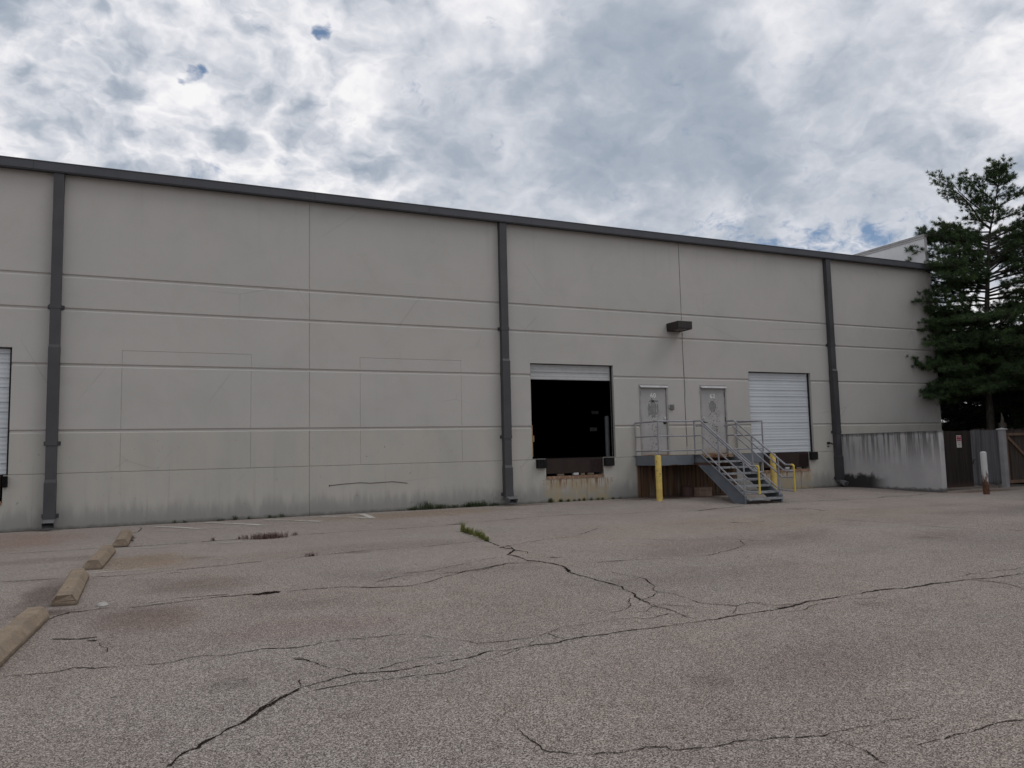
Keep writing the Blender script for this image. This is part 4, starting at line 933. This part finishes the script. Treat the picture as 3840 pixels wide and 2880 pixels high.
pc2 = MB(); pc2.poly([(24.765, -3.435, 1.80), (25.005, -3.435, 1.80), (25.005, -3.205, 1.80), (24.765, -3.205, 1.80), (24.765, -3.435, 1.825), (25.005, -3.435, 1.825), (25.005, -3.205, 1.825), (24.765, -3.205, 1.825), (24.885, -3.32, 1.865)],
    [(0, 3, 2, 1), (0, 1, 5, 4), (1, 2, 6, 5), (2, 3, 7, 6), (3, 0, 4, 7), (4, 5, 8), (5, 6, 8), (6, 7, 8), (7, 4, 8)]); pc2.build('post_cap', M_CAP, po_o)
bf = boards(24.98, 31, -2.2, .0, 1.86, .14, 9, 0, .03); tag(bf.build('board_fence', M_WBRN, None, (24.98, -2.2, 0)), 'weathered brown picket fence showing above the brown gate', 'fence')
sk = MB(); sk.tube([(26.2, -2.5, 0), (26.22, -2.5, 1.2), (26.19, -2.52, 2.05)], [.14, .13, .12], 10); sk.tube([(26.19, -2.52, 2.0), (26.17, -2.54, 2.22), (26.2, -2.5, 2.40)], [.07, .04, .012], 8)
tag(sk.build('dead_trunk', M_BARK, None, (26.2, -2.5, 0)), 'broken grey dead trunk sticking up behind the brown gate', 'stump')
# sign
sg = MB(); sg.box((22.66, -3.322, 1.26), (22.885, -3.3185, 1.64), .001)
so_ = sg.build('no_parking_sign', M_CAP if False else m_paint('sign_white', (.50, .46, .44), .08, .6, 6), None, (22.77, -3.32, 1.26)); tag(so_, 'small red and white NO PARKING sign on the dark gate', 'sign')
q_ = MB(); q_.box((22.675, -3.3245, 1.462), (22.87, -3.3225, 1.622)); part(q_.build('red_field', m_paint('sign_red', (.20, .012, .03), .1, .6, 6), so_), 'red upper field')
M_SL, M_SD = m_paint('sign_letter_white', (.48, .36, .38), .08, .6, 6), m_paint('sign_letter_dark', (.13, .10, .10), .08, .6, 6)
for tx_, sz_, z_, y_, mt_ in (('NO', .085, 1.555, -3.3250, M_SL), ('PARKING', .048, 1.487, -3.3250, M_SL), ('AT ANY', .047, 1.405, -3.3236, M_SD), ('TIME', .060, 1.340, -3.3236, M_SD), ('TOW', .035, 1.290, -3.3236, M_SD)):
    q_ = MB(); text_mb(q_, tx_, sz_, 22.772, z_, y_); q_.build('sign_text', mt_, so_)
ORD = ('first', 'second', 'third', 'fourth', 'fifth', 'sixth', 'seventh', 'eighth', 'ninth', 'tenth', 'eleventh', 'twelfth', 'thirteenth')
# ---------------------------------------------------------------- small things on the ground
def weed(x, y, h, spread, n, mt, label, seed, lx=1.0, group='weeds growing from the joints', z=None, leafy=.5, cat='weed', name='weed'):
    rr = random.Random(seed); mb = MB(); z0 = gz(x, y) if z is None else z
    for k in range(n):
        bx_, by_ = rr.gauss(0, spread*lx*.5), rr.gauss(0, spread*.22); hh = h*rr.uniform(.35, 1); a = rr.uniform(0, 6.28); lean = rr.uniform(.05, .5)*hh
        tip = (bx_+lean*math.cos(a), by_+lean*math.sin(a), hh); mid = (bx_+lean*.35*math.cos(a), by_+lean*.35*math.sin(a), hh*.6)
        w_ = rr.uniform(.0025, .006); pa = a+1.57; px_, py_ = w_*math.cos(pa), w_*math.sin(pa)
        mb.face([(bx_-px_, by_-py_, 0), (bx_+px_, by_+py_, 0), (mid[0]+px_*.7, mid[1]+py_*.7, mid[2]), (mid[0]-px_*.7, mid[1]-py_*.7, mid[2])])
        mb.face([(mid[0]-px_*.7, mid[1]-py_*.7, mid[2]), (mid[0]+px_*.7, mid[1]+py_*.7, mid[2]), tip])
        for _ in range(int(leafy*6)):
            f_ = rr.uniform(.2, 1); c_ = (bx_+lean*f_*f_*math.cos(a), by_+lean*f_*f_*math.sin(a), hh*f_); la = rr.uniform(0, 6.28); ll = rr.uniform(.012, .03); lw = ll*.4
            dx_, dy_ = math.cos(la), math.sin(la)
            mb.face([c_, (c_[0]+dx_*ll*.5-dy_*lw, c_[1]+dy_*ll*.5+dx_*lw, c_[2]+ll*.35), (c_[0]+dx_*ll, c_[1]+dy_*ll, c_[2]+ll*.3), (c_[0]+dx_*ll*.5+dy_*lw, c_[1]+dy_*ll*.5-dx_*lw, c_[2]+ll*.15)])
    o = mb.build(name, mt); o.location = (x, y, z0); return tag(o, label, cat, group)
Hx = [(5.40, -5.20, .22, .09, 60), (5.37, -5.50, .13, .10, 60), (5.35, -5.78, .15, .10, 60), (5.33, -6.10, .13, .10, 60), (5.30, -6.38, .16, .09, 60), (5.24, -6.66, .13, .10, 60), (5.20, -6.92, .09, .08, 45)]
for i, (x_, y_, h, s_, n) in enumerate(Hx):
    o = weed(x_, y_, h, s_, n, M_WEED, 'yellow-green weed along the diagonal crack, '+ORD[i]+' counted from the warehouse side', 100+i); o.rotation_euler = (0, 0, 1.45)
tall = weed(5.43, -5.12, .30, .04, 8, M_WEEDD, 'tall seed-headed weed at the far end of the diagonal crack', 99)
for i, (x_, h, s_, n) in enumerate([(5.98, .12, .22, 70), (6.36, .26, .30, 150), (6.72, .16, .24, 80), (7.15, .10, .22, 60), (7.55, .17, .22, 90), (7.86, .20, .26, 110), (8.28, .10, .22, 60)]):
    weed(x_, -.05, h, s_, n, M_WEEDD, 'green clump at the wall foot near the middle downspout, '+ORD[i]+' from the left', 200+i, leafy=.9, group='weeds at the wall foot left of the middle downspout')
for i, (x_, h, s_, n) in enumerate([(.30, .10, .04, 14), (.52, .08, .05, 14), (1.28, .06, .12, 24), (1.62, .12, .07, 24), (1.93, .09, .04, 14), (2.42, .11, .04, 16), (2.52, .07, .04, 10), (2.70, .12, .05, 20)]):
    weed(x_, -.05, h, s_, n, M_WEEDD, 'tiny weed tuft at the wall foot behind the painted hatching, '+ORD[i]+' from the left', 230+i, group='tiny weed tufts behind the painted hatching')
for i, (x_, h, n) in enumerate([(10.02, .15, 70), (10.34, .12, 25), (10.36, .10, 22), (10.55, .09, 15), (10.62, .09, 15), (10.78, .08, 15), (10.95, .09, 18), (11.10, .12, 24), (11.35, .10, 16), (11.58, .11, 16), (11.72, .08, 30), (12.08, .07, 22), (12.32, .06, 14)]):
    weed(x_, -.04, h, .08 if n > 40 else .04, n, M_WEEDD, 'tiny weed tuft below the open dock door, '+ORD[i]+' from the left', 260+i, group='tiny weed tufts below the open dock door')
weed(1.88, -4.02, .12, .36, 320, M_WEEDR, 'low dry reddish weed patch on the joint near the hatching', 300, leafy=.7)
weed(2.14, -7.18, .06, .10, 30, M_WEEDR, 'small dark weed tuft alone in mid-lot, right of the reddish patch', 301)
for i, (x_, y_) in enumerate(((.92, -3.78), (1.38, -3.86), (1.50, -3.86), (2.42, -3.78))): weed(x_, y_, .08, .05, 16, M_WEEDR, 'thin dry sprig on the long joint near the reddish weed patch, '+ORD[i]+' from the left', 310+i, group='dry sprigs on the long joint')
rk = MB(); bm = bmesh.new(); bmesh.ops.create_icosphere(bm, subdivisions=2, radius=1)
for v in bm.verts: v.co = Vector((v.co.x*.062, v.co.y*.040, max(-.2, v.co.z)*.038+.008))*(1+random.uniform(-.16, .16))
rk.bm(bm); o = rk.build('stone', M_STONE); o.location = (-.55, -10.02, -.08); tag(o, 'small pale stone lying right of the third wheel stop', 'stone')
lf = MB()
for k in range(70):
    x_, y_ = -.50+random.gauss(0, .03)+.00, -2.55+random.uniform(-.45, .4); a = random.uniform(0, 6.28); l = random.uniform(.012, .03); z_ = gz(x_, y_)+random.uniform(.006, .015)
    lf.face([(x_+l*math.cos(a), y_+l*math.sin(a), z_), (x_+l*.5*math.cos(a+1.6), y_+l*.5*math.sin(a+1.6), z_+.006), (x_-l*math.cos(a), y_-l*math.sin(a), z_), (x_-l*.5*math.cos(a+1.6), y_-l*.5*math.sin(a+1.6), z_+.004)])
tag(lf.build('leaf_litter', M_LITTER), 'dead leaves gathered against the farthest wheel stop', 'leaves', kind='stuff')
db = MB()
for k in range(260):
    x_ = random.choice((random.uniform(21.5, 24.8), random.uniform(14.2, 15.4))); y_ = (-3.45+random.gauss(0, .12)) if x_ > 20 else -3.45+random.gauss(0, .09)
    a = random.uniform(0, 6.28); l = random.uniform(.01, .035); z_ = gz(x_, y_)+random.uniform(.006, .014)
    db.face([(x_+l*math.cos(a), y_+l*math.sin(a), z_), (x_+l*.4*math.cos(a+1.6), y_+l*.4*math.sin(a+1.6), z_+.006), (x_-l*math.cos(a), y_-l*math.sin(a), z_), (x_-l*.4*math.cos(a+1.6), y_-l*.4*math.sin(a+1.6), z_+.004)])
tag(db.build('ground_debris', M_LITTER), 'dark leaf debris along the foot of the gates and stair', 'debris', kind='stuff')

# ---------------------------------------------------------------- trees
def needles(P, D, n, L, w_, rg):
    """tufts of needles at positions P with directions D -> triangle soup"""
    N = len(P); P = np.repeat(P, n, 0); D = np.repeat(D, n, 0)
    rnd = rg.normal(size=(N*n, 3)); v = D*.75+rnd*.55; v[:, 2] += .12; v /= np.linalg.norm(v, axis=1)[:, None]
    l = L*rg.uniform(.65, 1.15, (N*n, 1)); sd_ = np.cross(v, rg.normal(size=(N*n, 3))); sd_ /= np.linalg.norm(sd_, axis=1)[:, None]
    st_ = P+rg.normal(size=(N*n, 3))*.018; tip = st_+v*l; base = sd_*w_
    droop = np.zeros_like(tip); droop[:, 2] = -l[:, 0]*.12
    V_ = np.stack([st_-base, st_+base, tip+droop], 1).reshape(-1, 3)
    return V_
def tri_obj(name, V_, mt, parent, loc=(0, 0, 0)):
    me = bpy.data.meshes.new(name); n = len(V_)//3
    me.vertices.add(n*3); me.vertices.foreach_set('co', V_.astype(np.float32).ravel())
    me.loops.add(n*3); me.loops.foreach_set('vertex_index', np.arange(n*3, dtype=np.int32))
    me.polygons.add(n); me.polygons.foreach_set('loop_start', np.arange(0, n*3, 3, dtype=np.int32)); me.polygons.foreach_set('loop_total', np.full(n, 3, dtype=np.int32))
    me.materials.append(mt); me.update(calc_edges=True)
    o = bpy.data.objects.new(name, me); COL.objects.link(o); o.parent = parent; o.location = loc; return o
def pine(H, branches, seed, needle_n=16, needle_L=.125, needle_w=.0055, tr=.15, trunk_pts=None, dens=1.0):
    """returns (wood MB, needle vertex array) about the trunk foot; branches: (z, azimuth deg, length, rise deg)"""
    rr = random.Random(seed); rg = np.random.default_rng(seed); wood = MB()
    tp = trunk_pts or [(0, 0, -.2), (.03, 0, H*.3), (-.02, .03, H*.6), (.0, 0, H*.85), (0, 0, H)]
    wood.tube(tp, [tr*1.15, tr*.9, tr*.62, tr*.28, tr*.06], 12)
    P, D = [], []
    def trunk_at(z):
        for a, b_ in zip(tp[:-1], tp[1:]):
            if a[2] <= z <= b_[2]: f_ = (z-a[2])/(b_[2]-a[2]); return Vector([a[i]+(b_[i]-a[i])*f_ for i in range(3)])
        return Vector(tp[-1])
    for (z, az, Ln, rise) in branches:
        az, rise = math.radians(az), math.radians(rise); p = trunk_at(z); n = max(4, int(Ln/.3)); pts = [p]; dirv = Vector((math.cos(az)*math.cos(rise), math.sin(az)*math.cos(rise), math.sin(rise)))
        for k in range(n):
            dirv = (dirv+Vector((rr.gauss(0, .07), rr.gauss(0, .07), rr.gauss(0, .05)+(.03 if k > n*.5 else -.015)))).normalized(); p = p+dirv*(Ln/n); pts.append(p)
        r_b = .012+.011*Ln; wood.tube(pts, [max(.005, r_b*(1-.85*i/n)) for i in range(n+1)], 6)
        # side shoots
        s0 = .13 if Ln > 1.2 else .08; ds = .115/dens; m_ = int(Ln*(1-s0)/ds)
        for k in range(m_+1):
            f_ = s0+(1-s0)*k/max(1, m_); i = min(n-1, int(f_*n)); q_ = pts[i].lerp(pts[i+1], f_*n-i); d_ = (pts[i+1]-pts[i]).normalized()
            side = 1 if k % 2 else -1; perp = d_.cross(Vector((0, 0, 1))).normalized()*side
            sl = (.34+.70*math.sin(math.pi*min(1, f_*.95))**.8*min(1, Ln/2.2))*rr.uniform(.55, 1.15)*(1.05-.45*f_)
            sdir = (d_*rr.uniform(.5, .9)+perp*rr.uniform(.5, 1)+Vector((0, 0, rr.uniform(-.12, .42)))).normalized(); e = q_+sdir*sl
            if sl > .25: wood.tube([q_, q_.lerp(e, .5)+Vector((0, 0, .01)), e], [.007, .005, .003], 4, False)
            nt_ = max(2, int(sl/.085))
            for j in range(nt_):
                g_ = .25+.75*(j+1)/nt_; c_ = q_.lerp(e, g_)+Vector((rr.gauss(0, .035), rr.gauss(0, .035), rr.gauss(0, .03))); P.append(c_[:]); D.append((sdir+Vector((rr.gauss(0, .35), rr.gauss(0, .35), rr.uniform(0, .5)))).normalized()[:])
        for k in range(3): P.append((pts[-1]+Vector((rr.gauss(0, .04), rr.gauss(0, .04), .02*k)))[:]); D.append((dirv+Vector((0, 0, .3)))[:])
    return wood, needles(np.array(P), np.array(D), needle_n, needle_L, needle_w, rg), np.array(P)
TX, TY = 28.5, -.57; LAZ = math.degrees(math.atan2(.41, -.91))     # bearing that shows as "left" in the photograph
TTOP = 11.75
rr = random.Random(11); B = []
def L_(z, da, Ln, rise):
    rise += rr.uniform(-5, 5); z += rr.uniform(-.12, .12)
    B.append((z, LAZ+da, Ln*1.03, rise))
    if z < 6.5 and Ln > 1.4: B.append((z-.3, LAZ+da+4, Ln*.95, rise-3)); B.append((z+.2, LAZ+da-20, Ln*.9, rise+3))
    if Ln > 1.4 and z < 9.3: B.append((z-.12, LAZ+da+13, Ln*.86, rise-5)); B.append((z+.10, LAZ+da-12, Ln*.80, rise+6))
# the limbs that make the outline, left then right
L_(10.5, 5, 1.5, 48); L_(9.9, -8, 2.2, 46); L_(9.5, 6, 3.1, 36); L_(9.0, -15, 2.3, 24); L_(8.7, 8, 2.7, 14); L_(8.0, -5, 2.9, 20); L_(8.2, 20, 2.1, 8); L_(7.5, 5, 2.9, 12); L_(7.1, -12, 3.3, 4); L_(6.7, 12, 3.1, 2)
L_(6.1, -5, 2.7, 6); L_(5.9, 15, 2.9, -3); L_(5.3, 3, 3.0, -4); L_(4.9, -10, 3.3, -6); L_(4.5, 8, 3.9, -3); L_(4.2, -4, 3.6, -7); L_(3.9, 14, 3.2, -8); L_(3.6, -14, 2.6, -8)
L_(10.7, 175, .9, 48); L_(10.2, 185, 1.5, 30); L_(9.8, 170, 2.1, 24); L_(9.2, 190, 2.6, 22); L_(8.6, 178, 3.0, 22); L_(8.0, 188, 3.2, 26); L_(7.5, 172, 3.3, 20); L_(7.0, 184, 3.5, 18)
z = 3.5
while z < 11.3:
    prof = 3.3 if z < 6 else (2.9 if z < 8.3 else 2.4 if z < 9.6 else 1.2)
    nb = 6 if z < 6.3 else 2
    if 6.3 < z < 7.1: nb = 1
    for k in range(nb): B.append((z+rr.uniform(-.08, .08), rr.uniform(0, 360), prof*rr.uniform(.6, 1.05)*(1 if z < 10.4 else .7), (-6+4*(z-3.5)) * rr.uniform(.6, 1.2)))
    z += .27 if z < 6.3 else .33
for k in range(12): B.append((11.0+k*.05, k*75, .45+.1*(k % 3), 62))
wood, nd, tips = pine(TTOP, B, 21, 30, .150, .0062, .14, [(0, 0, -.2), (.02, 0, 3.2), (.10, -.14, 6.5), (.24, -.34, 9.2), (.56, -.80, TTOP)])
pt = empty('pine_tree', (TX, TY, .02), 'tall open-crowned pine at the end of the warehouse, branches overlapping the wall', 'tree', 'trees beyond the gates')
wood.build('trunk', M_BARK).parent = pt
tri_obj('crown', nd, M_NEEDLE, pt)
cn = MB(); up_t = [p for p in tips if p[2] > 10.2]; rr = random.Random(3)
for p in rr.sample(up_t, min(26, len(up_t))): cn.tube([(p[0], p[1], p[2]), (p[0]+.01, p[1], p[2]-.06), (p[0]+.01, p[1], p[2]-.15)], [.012, .028, .012], 6)
cn.build('pine_cones', M_CONE).parent = pt
# denser evergreens behind; one is built, the rest are copies
rr = random.Random(5); B2 = []
z = .5
while z < 6.6:
    for k in range(5): B2.append((z+rr.uniform(-.1, .1), rr.uniform(0, 360), (2.3 if z < 4.5 else 2.3-(z-4.5)*.75)*rr.uniform(.75, 1.1), rr.uniform(-12, 22)))
    z += .27
wood2, nd2, _ = pine(7.0, B2, 31, 14, .15, .011, .16)
et = empty('evergreen_tree', (30.9, 1.2, 0), 'x', 'tree', 'trees beyond the gates')
et_w = wood2.build('trunk', M_BARK); et_w.parent = et; et_c = tri_obj('crown', nd2, M_NEEDLE2, et)
EV = [(30.6, .9, 0, .95, 'dense dark evergreen close behind the tall pine, nearest the warehouse corner'), (32.2, -1.6, 70, 1.0, 'dense dark evergreen right of the tall pine trunk'),
      (31.0, -3.9, 140, .9, 'dense dark evergreen behind the brown gate, at right edge'), (34.5, 1.6, 200, 1.05, 'dense dark evergreen in the second row, straight behind the tall pine'),
      (35.5, -1.4, 260, 1.25, 'taller dark evergreen in the second row, right of the tall pine'), (34.6, 4.4, 320, .9, 'dark evergreen in the second row, beside the warehouse corner'), (38.5, 3.4, 30, 1.1, 'dark evergreen farthest back behind the corner'),
      (39, -.6, 90, 1.2, 'dark evergreen farthest back in the middle'), (37.5, -4, 170, 1.35, 'tall dark evergreen farthest back at right edge'), (33.6, -5.6, 230, 1.2, 'dark evergreen just beyond the right edge'), (29.6, 2.6, 15, .72, 'low dark evergreen tucked against the warehouse corner'),
      (32.0, -7.6, 15, 1.5, 'tall dark evergreen outside the frame, added for shade to the right of the gates'), (31.5, -11.8, 115, 1.6, 'tall dark evergreen outside the frame, second one added for shade to the right of the gates'), (30.2, -.4, 250, .62, 'low dark evergreen filling the gap under the tall pine'),
      (30.2, -6.2, 40, 1.6, 'broad dark evergreen added for shade just outside the frame behind the brown gate'), (29.6, -10.2, 190, 1.7, 'broad dark evergreen added for shade outside the frame, nearest the camera side')]  # evergreens outside the frame are unseen, added to shade wall end and gates
for i, (x_, y_, a_, s_, lab) in enumerate(EV):
    if i == 0: o = et
    else:
        o = et.copy(); COL.objects.link(o)
        for chd in (et_w, et_c): c_ = chd.copy(); COL.objects.link(c_); c_.parent = o
    o.location = (x_, y_, 0); o.rotation_euler = (0, 0, R(a_)); o.scale = (s_, s_, s_*(1.0 if i % 2 else .93)); o['label'] = lab
